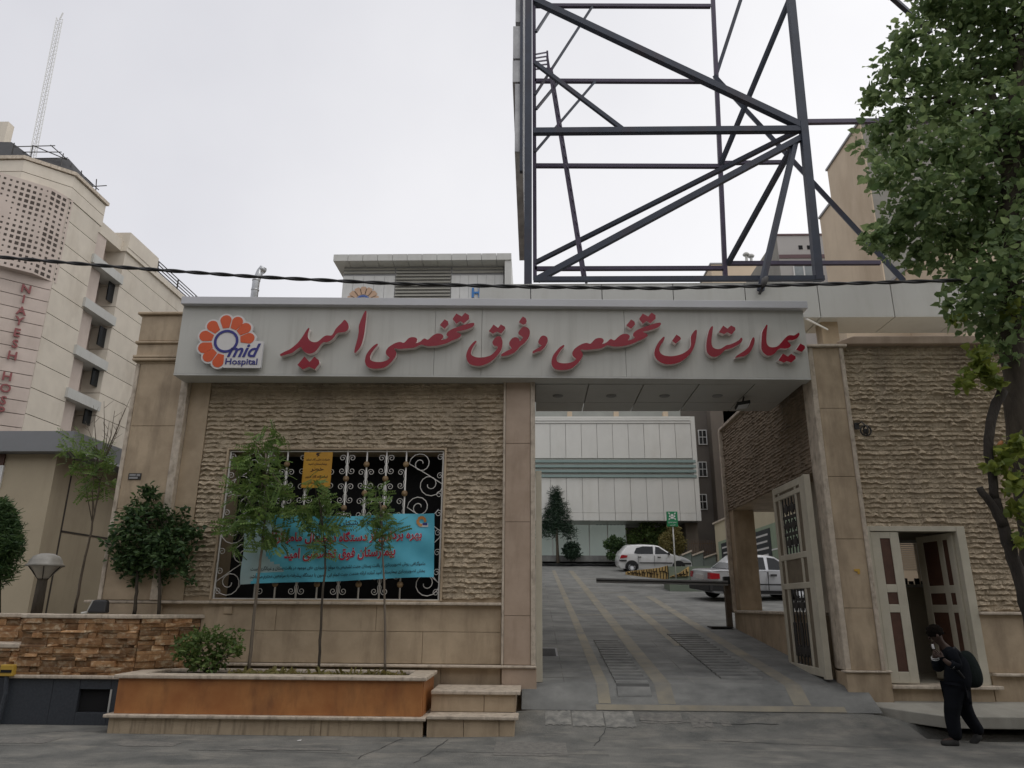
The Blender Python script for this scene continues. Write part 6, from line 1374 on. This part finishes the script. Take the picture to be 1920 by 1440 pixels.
hand(pp[17], (pp[17]-pp[16]), (0, .6, .3), .6, 1); hand(pp[21], (-.1, -.05, 1), (-.5, 0, .1), -.5, 1)
# white stripes on the cuffs, white mask-like cloth at the mouth
for c0_, c1q, r_ in ((pp[15].lerp(pp[16], .55), pp[16], .049), (pp[19].lerp(pp[20], .85), pp[20], .047)):
    d = (c1q-c0_).normalized()
    for k in (0, .022):
        q = MB(); n = d.orthogonal().normalized(); b_ = d.cross(n); cc = c0_+d*k; q.tube([cc+(n*math.cos(a)+b_*math.sin(a))*r_ for a in np.linspace(0, 2*math.pi, 15)], .0045, 5); q.build('cuff_stripe', M['white'], pb)
q = MB(); c = J(1750.5, 1212.5, -.03); q.hexa([c+Vector((-.015, -.01, -.03)), c+Vector((.012, -.012, -.03)), c+Vector((.012, .02, -.03)), c+Vector((-.015, .02, -.03))], [c+Vector((-.02, -.01, .03)), c+Vector((.0, -.012, .035)), c+Vector((.0, .02, .035)), c+Vector((-.02, .02, .03))]); tag(q.build('paper_tissue', M['white'], None, bevel=.006), 'small white tissue in the hand at the walking boy\'s mouth', 'tissue')
# backpack
bk = thing('backpack', 'dark green-black backpack hanging low on the walking boy\'s back', 'backpack', J(1815, 1265))
k0 = [J(1799, 1221), J(1809, 1237), J(1820, 1266), J(1822, 1292)]
o = skin('bag', k0, [(0, 1), (1, 2), (2, 3)], [(.07, .12), (.115, .16), (.135, .175), (.115, .155)], mat('dark_green_nylon', (0.011, 0.017, 0.016), (0.008, 0.012, 0.011), 8, 0.85, 0.4, 40, spec=0.15), None, 2)
o.parent = bk; o.matrix_parent_inverse = Matrix.Translation(-Vector(bk.location))
q = MB(); q.tube([J(1800, 1224, -.12), J(1790, 1214, -.13), J(1782, 1222, -.155), J(1790, 1250, -.165), J(1808, 1272, -.15)], .018, 6); q.tube([J(1800, 1224, .12), J(1790, 1214, .13), J(1782, 1222, .155), J(1790, 1250, .165), J(1808, 1272, .15)], .018, 6); q.build('strap', M['plastic'], bk, smooth=True)

# ------------------------------------------------------------------ vegetation
def trunk_path(pts, Y):
    return [P(x, y, Y if not hasattr(Y, '__len__') else Y[i]) for i, (x, y) in enumerate(pts)]
def wobble(path, rng, amp, k=4):
    out = []
    for i in range(len(path)-1):
        for j in range(k): out.append(path[i].lerp(path[i+1], j/k)+Vector(rng.normal(0, amp, 3)))
    out.append(path[-1]); return out
def lerp_r(r0, r1, n): return [r0+(r1-r0)*i/(n-1) for i in range(n)]

# big street tree
YTr = 9.4
bt = thing('street_tree', 'large leafy street tree overhanging the right edge of the picture', 'tree', (6.7, 9.4, 0))
rng = np.random.default_rng(21)
mb = MB(); tp_ = trunk_path([(1985, 1425), (1965, 1250), (1946, 1050), (1926, 900), (1908, 760), (1897, 640), (1893, 480), (1900, 300), (1915, 120), (1940, -80)], YTr)
path = wobble(tp_, rng, .012); mb.tube(path, lerp_r(.21, .10, len(path)), 14); mb.build('trunk', M['bark'], bt, smooth=True)
limbs = [((1897, 600), (1850, 480), (1770, 430), (1690, 440), 9.9), ((1895, 480), (1840, 330), (1760, 290), (1680, 275), 9.9), ((1900, 380), (1850, 220), (1760, 180), (1660, 190), 9.5), ((1905, 300), (1850, 140), (1780, 60), (1730, 0), 9.9), ((1900, 520), (1840, 560), (1800, 590), (1790, 610), 9.7), ((1903, 330), (1990, 230), (2060, 120), (2100, 40), 9.6), ((1896, 560), (1990, 480), (2080, 430), (2150, 380), 9.0), ((1910, 150), (1890, 40), (1850, -60), (1820, -150), 9.6)]
mb = MB()
for l in limbs:
    a, b, c, d, y = l; path = wobble([P(*a, YTr), P(*b, (y+YTr)/2), P(*c, y), P(*d, y)], rng, .015); mb.tube(path, lerp_r(.06, .008, len(path)), 8)
mb.build('limb', M['bark'], bt, smooth=True)
# pruned forked side stem
mb = MB(); path = wobble(trunk_path([(1948, 1200), (1925, 1130), (1900, 1045), (1880, 985), (1866, 935)], 9.15), rng, .006); mb.tube(path, lerp_r(.085, .058, len(path)), 10)
path = wobble(trunk_path([(1880, 985), (1862, 950), (1836, 914)], 9.12), rng, .006); mb.tube(path, lerp_r(.055, .040, len(path)), 10)
path = wobble(trunk_path([(1866, 940), (1860, 880), (1853, 850), (1856, 800), (1864, 765), (1880, 732)], 9.15), rng, .005); mb.tube(path, lerp_r(.050, .062, len(path)), 10)
mb.build('pruned_limb', mat('dark_bark', (0.05, 0.042, 0.034), (0.028, 0.024, 0.02), 12, 0.95, 0.8, 40, stretch=(1, 1, .3)), bt, smooth=True)
q = MB(); c = P(1872, 838, 9.1); q.tube([c, c+Vector((.03, -.01, .04)), c+Vector((.05, -.01, .07))], [.03, .032, .02], 8); q.build('cut_stub', M['orange'], bt, smooth=True)
cl = [(1745, 15, 45), (1700, 75, 40), (1690, 140, 55), (1640, 185, 30), (1740, 130, 60), (1810, 50, 70), (1880, 40, 80), (1820, 140, 75), (1900, 140, 80), (1760, 210, 65), (1690, 215, 45), (1650, 265, 45), (1700, 300, 60), (1780, 290, 70), (1860, 240, 80), (1660, 330, 35), (1740, 370, 60), (1820, 370, 75), (1700, 405, 50), (1640, 445, 26), (1670, 450, 40), (1720, 470, 45), (1780, 450, 60), (1850, 440, 70), (1910, 350, 90), (1800, 520, 42), (1850, 530, 60), (1900, 500, 70), (1810, 575, 40), (1860, 600, 52), (1905, 600, 60), (1880, 650, 34), (1940, 220, 90), (1960, 420, 90), (1960, 90, 90), (1990, 560, 80), (2060, 300, 120), (2080, 120, 120), (2080, 480, 110), (2170, 300, 130), (1850, -60, 110), (1960, -90, 130), (1770, -60, 70), (2100, -60, 140)]
pts = []
for x, y, r in cl:
    c = P(x, y, YTr+rng.uniform(-.5, .4)); s_ = r/F_PX*YTr*1.18; n = int(30+900*s_*s_*3.2/1.6); n = int(n*(0.9 if x < 1930 else .5)*(.62 if y > 490 else 1))
    pts.append(blob(rng, c, (s_*1.15, s_*1.15, s_*1.06), int(n*1.0), .68))
pts = np.concatenate(pts); mb = MB(); leaves(mb, pts[::2], .105, 'heart', rng, 0.8, svar=.5); leaves(mb, pts[1::2], .075, 'heart', rng, 1.0, svar=.6); mb.build('crown', M['leaf'], bt)
for x, y, r, n in ((1835, 665, 22, 40), (1850, 700, 30, 60), (1815, 715, 22, 40), (1868, 725, 18, 24), (1830, 685, 20, 30), (1880, 860, 26, 50), (1905, 830, 26, 45), (1860, 880, 12, 14), (1900, 900, 34, 70), (1915, 960, 30, 60), (1912, 1010, 22, 30), (1900, 580, 40, 40), (1790, 600, 20, 16)):
    s_ = r/F_PX*9.1; mb = MB(); leaves(mb, blob(rng, P(x, y, 9.05), (s_, s_, s_), n, .7), .10, 'heart', rng, .9); mb.build('young_shoot', M['leafy'], bt)

# saplings in the orange planter
DENS = {'pinnate': 1.05, 'oval': 1.55}
def sapling(label, tr, Y, crown, r0, nsp, size, seed, m='leaflocust', kind='pinnate', bark='barkpale', group='young trees in the orange planter', name='sapling'):
    rng = np.random.default_rng(seed); base = P(*tr[0], Y)
    g = thing(name, label, 'tree', base, group)
    mb = MB(); path = wobble(trunk_path(tr, Y), rng, .004); mb.tube(path, lerp_r(r0, r0*.4, len(path)), 8)
    top = path[-1]; pts = []
    cent = []
    for (x, y, r, w) in crown:
        c = P(x, y, Y+rng.uniform(-.12, .12)); s_ = r/F_PX*Y*1.08; n = max(4, int(nsp*w*DENS.get(kind, 1))); pts.append(blob(rng, c, (s_, s_*.9, s_), n, .6)); cent.append(c)
    i0 = int(len(path)*.62)
    for c in cent:
        st_ = path[rng.integers(i0, len(path))]; mid = st_.lerp(c, .5)+Vector(rng.normal(0, .03, 3)); mb.tube([st_, mid, c], [r0*.38, r0*.25, r0*.12], 5)
    mb.build('trunk', M[bark], g, smooth=True)
    q = MB(); leaves(q, np.concatenate(pts), size, kind, rng, 0.8); q.build('crown', M[m], g)
    return g
sapling('tallest of the three feathery saplings, at the left in front of the banner', [(466, 1262), (474, 1180), (485, 1080), (492, 1020), (500, 940), (498, 850)], 11.35,
        [(480, 830, 26, .7), (515, 835, 22, .6), (465, 870, 26, .8), (505, 880, 30, .9), (450, 915, 24, .8), (490, 925, 36, 1.2), (525, 920, 22, .7), (460, 960, 32, 1.1), (505, 970, 34, 1.2), (535, 955, 18, .4), (445, 990, 18, .5), (485, 1005, 26, .8), (515, 1010, 22, .6), (440, 1030, 10, .2), (560, 955, 12, .25)], .028, 40, .20, 31)
sapling('middle sapling of the three, with a dark thin stem in front of the banner', [(597, 1262), (601, 1180), (606, 1100), (611, 1040), (604, 985), (598, 930)], 11.3,
        [(590, 905, 16, .4), (598, 935, 26, .8), (575, 960, 22, .6), (615, 960, 28, .9), (590, 985, 26, .9), (612, 1000, 28, 1.0), (600, 1025, 22, .7), (570, 985, 10, .25), (640, 990, 10, .25)], .022, 34, .175, 32, bark='bark')
sapling('rightmost sapling of the three, with the smallest crown, in front of the banner', [(722, 1262), (722, 1180), (720, 1090), (717, 1040), (716, 990), (712, 940)], 11.3,
        [(705, 920, 18, .4), (715, 945, 22, .6), (700, 965, 20, .6), (725, 970, 24, .7), (712, 995, 26, .9), (735, 990, 16, .4), (715, 1020, 18, .5), (688, 985, 9, .2)], .020, 32, .165, 33)
# bush in the planter
def bush(label, base, Y, stems, crown, n, size, m, kind, seed, cat='bush', name='bush', group=None, bark='bark', r=.014):
    rng = np.random.default_rng(seed); b = P(*base, Y); g = thing(name, label, cat, b, group); mb = MB(); pts = []
    for (x, y, rr, w) in crown:
        c = P(x, y, Y+rng.uniform(-.15, .15)); s_ = rr/F_PX*Y*1.08; pts.append(blob(rng, c, (s_, s_, s_), max(3, int(n*w*1.8)), .55))
        if stems: mb.tube([b+Vector(rng.normal(0, .03, 3))*Vector((1, 1, 0)), b.lerp(c, .55)+Vector(rng.normal(0, .04, 3)), c], [r, r*.7, r*.35], 6)
    if stems: mb.build('stem', M[bark], g, smooth=True)
    q = MB(); leaves(q, np.concatenate(pts), size, kind, rng, .9); q.build('foliage', M[m], g); return g
bush('feathery green bush at the left end of the orange planter', (392, 1262), 11.2, True, [(350, 1205, 20, .8), (375, 1198, 22, 1), (405, 1195, 20, .9), (435, 1200, 20, .9), (340, 1225, 16, .6), (370, 1225, 24, 1), (410, 1225, 22, 1), (445, 1218, 14, .6), (385, 1245, 20, .7), (360, 1245, 14, .5), (410, 1246, 12, .3)], 75, .075, 'leafbush', 'oval', 41)
# two small dark trees on the stone planter
def small_tree(label, tr, Y, crown, seed, n=110):
    return sapling(label, tr, Y, [(x+(i*37 % 11-5), y+(i*23 % 9-4), r*(1.25 if i % 3 else .9), w) for i, (x, y, r, w) in enumerate(crown)]+[(crown[3][0]-34, crown[3][1]+12, 9, .15), (crown[1][0]+22, crown[1][1]-26, 8, .14), (crown[-2][0]+14, crown[-2][1]+26, 9, .15)], .030, n, .085, seed, 'leafdark', 'oval', 'bark', 'dark little trees on the stone planter', 'small_tree')
small_tree('dark glossy little tree, left one on the stone planter beside the pier', [(252, 1152), (256, 1110), (258, 1070), (268, 1020), (280, 960)], 11.75,
           [(282, 925, 16, .8), (270, 955, 26, 1.4), (240, 975, 20, 1), (230, 1005, 22, 1.1), (262, 995, 34, 2.1), (222, 1040, 20, 1), (255, 1040, 34, 2.0), (285, 1030, 22, 1.2), (238, 1065, 20, .9), (270, 1068, 20, .8)], 51)
small_tree('dark glossy little tree, right one on the stone planter, leaning over the rough wall', [(298, 1152), (299, 1110), (300, 1070), (305, 1020), (312, 975)], 11.72,
           [(300, 965, 22, 1), (325, 980, 24, 1.2), (345, 1000, 18, .9), (310, 1010, 30, 1.8), (340, 1030, 24, 1.2), (365, 995, 10, .4), (315, 1050, 28, 1.4), (345, 1062, 16, .7), (300, 1075, 18, .7)], 52)
sapling('sparse grey-green sapling with bare upper twigs between annex and left pier', [(140, 1150), (152, 1080), (168, 1010), (180, 950), (188, 900)], 13.0,
        [(150, 830, 26, .7), (180, 850, 30, .9), (145, 870, 22, .6), (185, 880, 30, 1), (205, 860, 18, .4), (170, 910, 26, .8), (195, 915, 18, .5), (125, 845, 12, .25)], .026, 34, .20, 53, group=None)
rng = np.random.default_rng(60)
tw_ = bpy.data.objects[[o.name for o in bpy.data.objects if o.get('label', '').startswith('sparse grey-green')][0]]
mb = MB()
for e in ((175, 760), (195, 752), (215, 770), (235, 765), (245, 745), (225, 800), (205, 790), (160, 790)):
    s_ = P(186, 880, 13.0); t_ = P(*e, 13.0+rng.uniform(-.2, .2)); m_ = s_.lerp(t_, .55)+Vector(rng.normal(0, .05, 3)); mb.tube([s_, m_, t_], [.012, .008, .003], 5)
    for k in range(3): b_ = m_.lerp(t_, rng.uniform(0, .8)); mb.tube([b_, b_+Vector((rng.uniform(-.14, .14), rng.uniform(-.08, .08), rng.uniform(.05, .18)))], [.005, .002], 4)
mb.build('bare_twig', M['barkpale'], tw_)
# cypress at the left edge
rng = np.random.default_rng(61); Yc = 12.2; base = P(-2, 1150, Yc); cy = thing('cypress', 'dark clipped cypress cut off by the left edge of the picture', 'tree', base)
mb = MB(); mb.tube([Vector((base.x, Yc, 1.4)), P(0, 960, Yc)], [.05, .02], 8); mb.build('trunk', M['bark'], cy, smooth=True)
pts = []
for (x, y, r) in ((0, 955, 16), (8, 975, 24), (-5, 990, 30), (15, 1000, 24), (0, 1020, 36), (22, 1025, 18), (-25, 1010, 34), (5, 1050, 32), (-20, 1045, 36), (-5, 1072, 26), (-30, 970, 30)):
    s_ = r/F_PX*Yc; pts.append(blob(rng, P(x, y, Yc+rng.uniform(-.1, .1)), (s_*1.05, s_, s_*1.3), 620, .45))
mb = MB(); leaves(mb, np.concatenate(pts), .11, 'needle', rng, 1.4); leaves(mb, np.concatenate(pts)[::3], .08, 'oval', rng, .5); mb.build('crown', M['leafdark'], cy)

# courtyard plants
rng = np.random.default_rng(70); Yn = 44.2; base = P(1046, 1046, Yn); cf = thing('conifer', 'slim drooping dark conifer in front of the glass hospital front', 'tree', base)
top = P(1041, 914, Yn); mb = MB(); mb.tube([base+Vector((0, 0, -.3)), top], [.10, .02], 8); mb.build('trunk', M['barkpale'], cf, smooth=True)
mb = MB(); pts = []; H_c = top.z-base.z
for k in range(15):
    f_ = 0.44+0.54*k/14; z = base.z+H_c*f_; L = 1.25*((1-f_)/.56)**.8*(0.8+.35*rng.random())+.10; x_ = base.x+(top.x-base.x)*f_
    for j in range(11):
        a = 2*math.pi*j/11+rng.uniform(-.3, .3); n = 46; t_ = rng.uniform(0, 1, n)**.75; d = L*t_*rng.uniform(.8, 1.12)
        pts.append(np.stack([x_+np.cos(a)*d+rng.normal(0, .05, n), base.y+np.sin(a)*d+rng.normal(0, .05, n), z-.55*t_**1.7*L+rng.normal(0, .05, n)], 1))
leaves(mb, np.concatenate(pts), .27, 'needle', rng, 1.2); mb.build('crown', M['needle'], cf)
bush('round dark clipped shrub right of the conifer', (1071, 1047), 44.0, False, [(1064, 1033, 10, 1), (1076, 1026, 10, 1), (1078, 1036, 11, 1.2), (1066, 1024, 7, .6), (1070, 1040, 9, 1)], 190, .14, 'needle', 'oval', 71, 'shrub', 'shrub')
bush('cloud-shaped dark shrub behind the tail of the white hatchback', (1152, 1048), 43.5, True, [(1150, 1012, 9, 1), (1140, 1022, 9, 1), (1162, 1018, 9, 1), (1152, 1024, 11, 1.3), (1166, 1028, 7, .7), (1145, 1042, 7, .8), (1155, 1044, 7, .8)], 150, .15, 'leafdark', 'oval', 72, 'shrub', 'shrub', r=.05)
bush('dense green hedge in the shade under the white hospital wing', (1200, 1042), 45.2, True, [(1190, 1010, 18, 1.2), (1215, 1000, 18, 1.2), (1235, 1010, 16, 1), (1200, 1028, 16, 1), (1225, 1028, 18, 1), (1245, 995, 14, .8), (1212, 985, 12, .6), (1185, 1028, 10, .6), (1230, 975, 9, .25), (1207, 970, 6, .12)], 210, .17, 'leafbush', 'oval', 73, 'hedge', 'hedge', r=.05)
bush('yellowish round bush behind the green assembly sign', (1258, 1042), 43.0, True, [(1250, 1012, 14, 1.1), (1266, 1005, 14, 1.1), (1262, 992, 11, .8), (1275, 1018, 13, 1), (1255, 1025, 14, 1), (1270, 1030, 12, .9), (1244, 1022, 9, .6)], 230, .13, 'leafgold', 'oval', 74, r=.05)
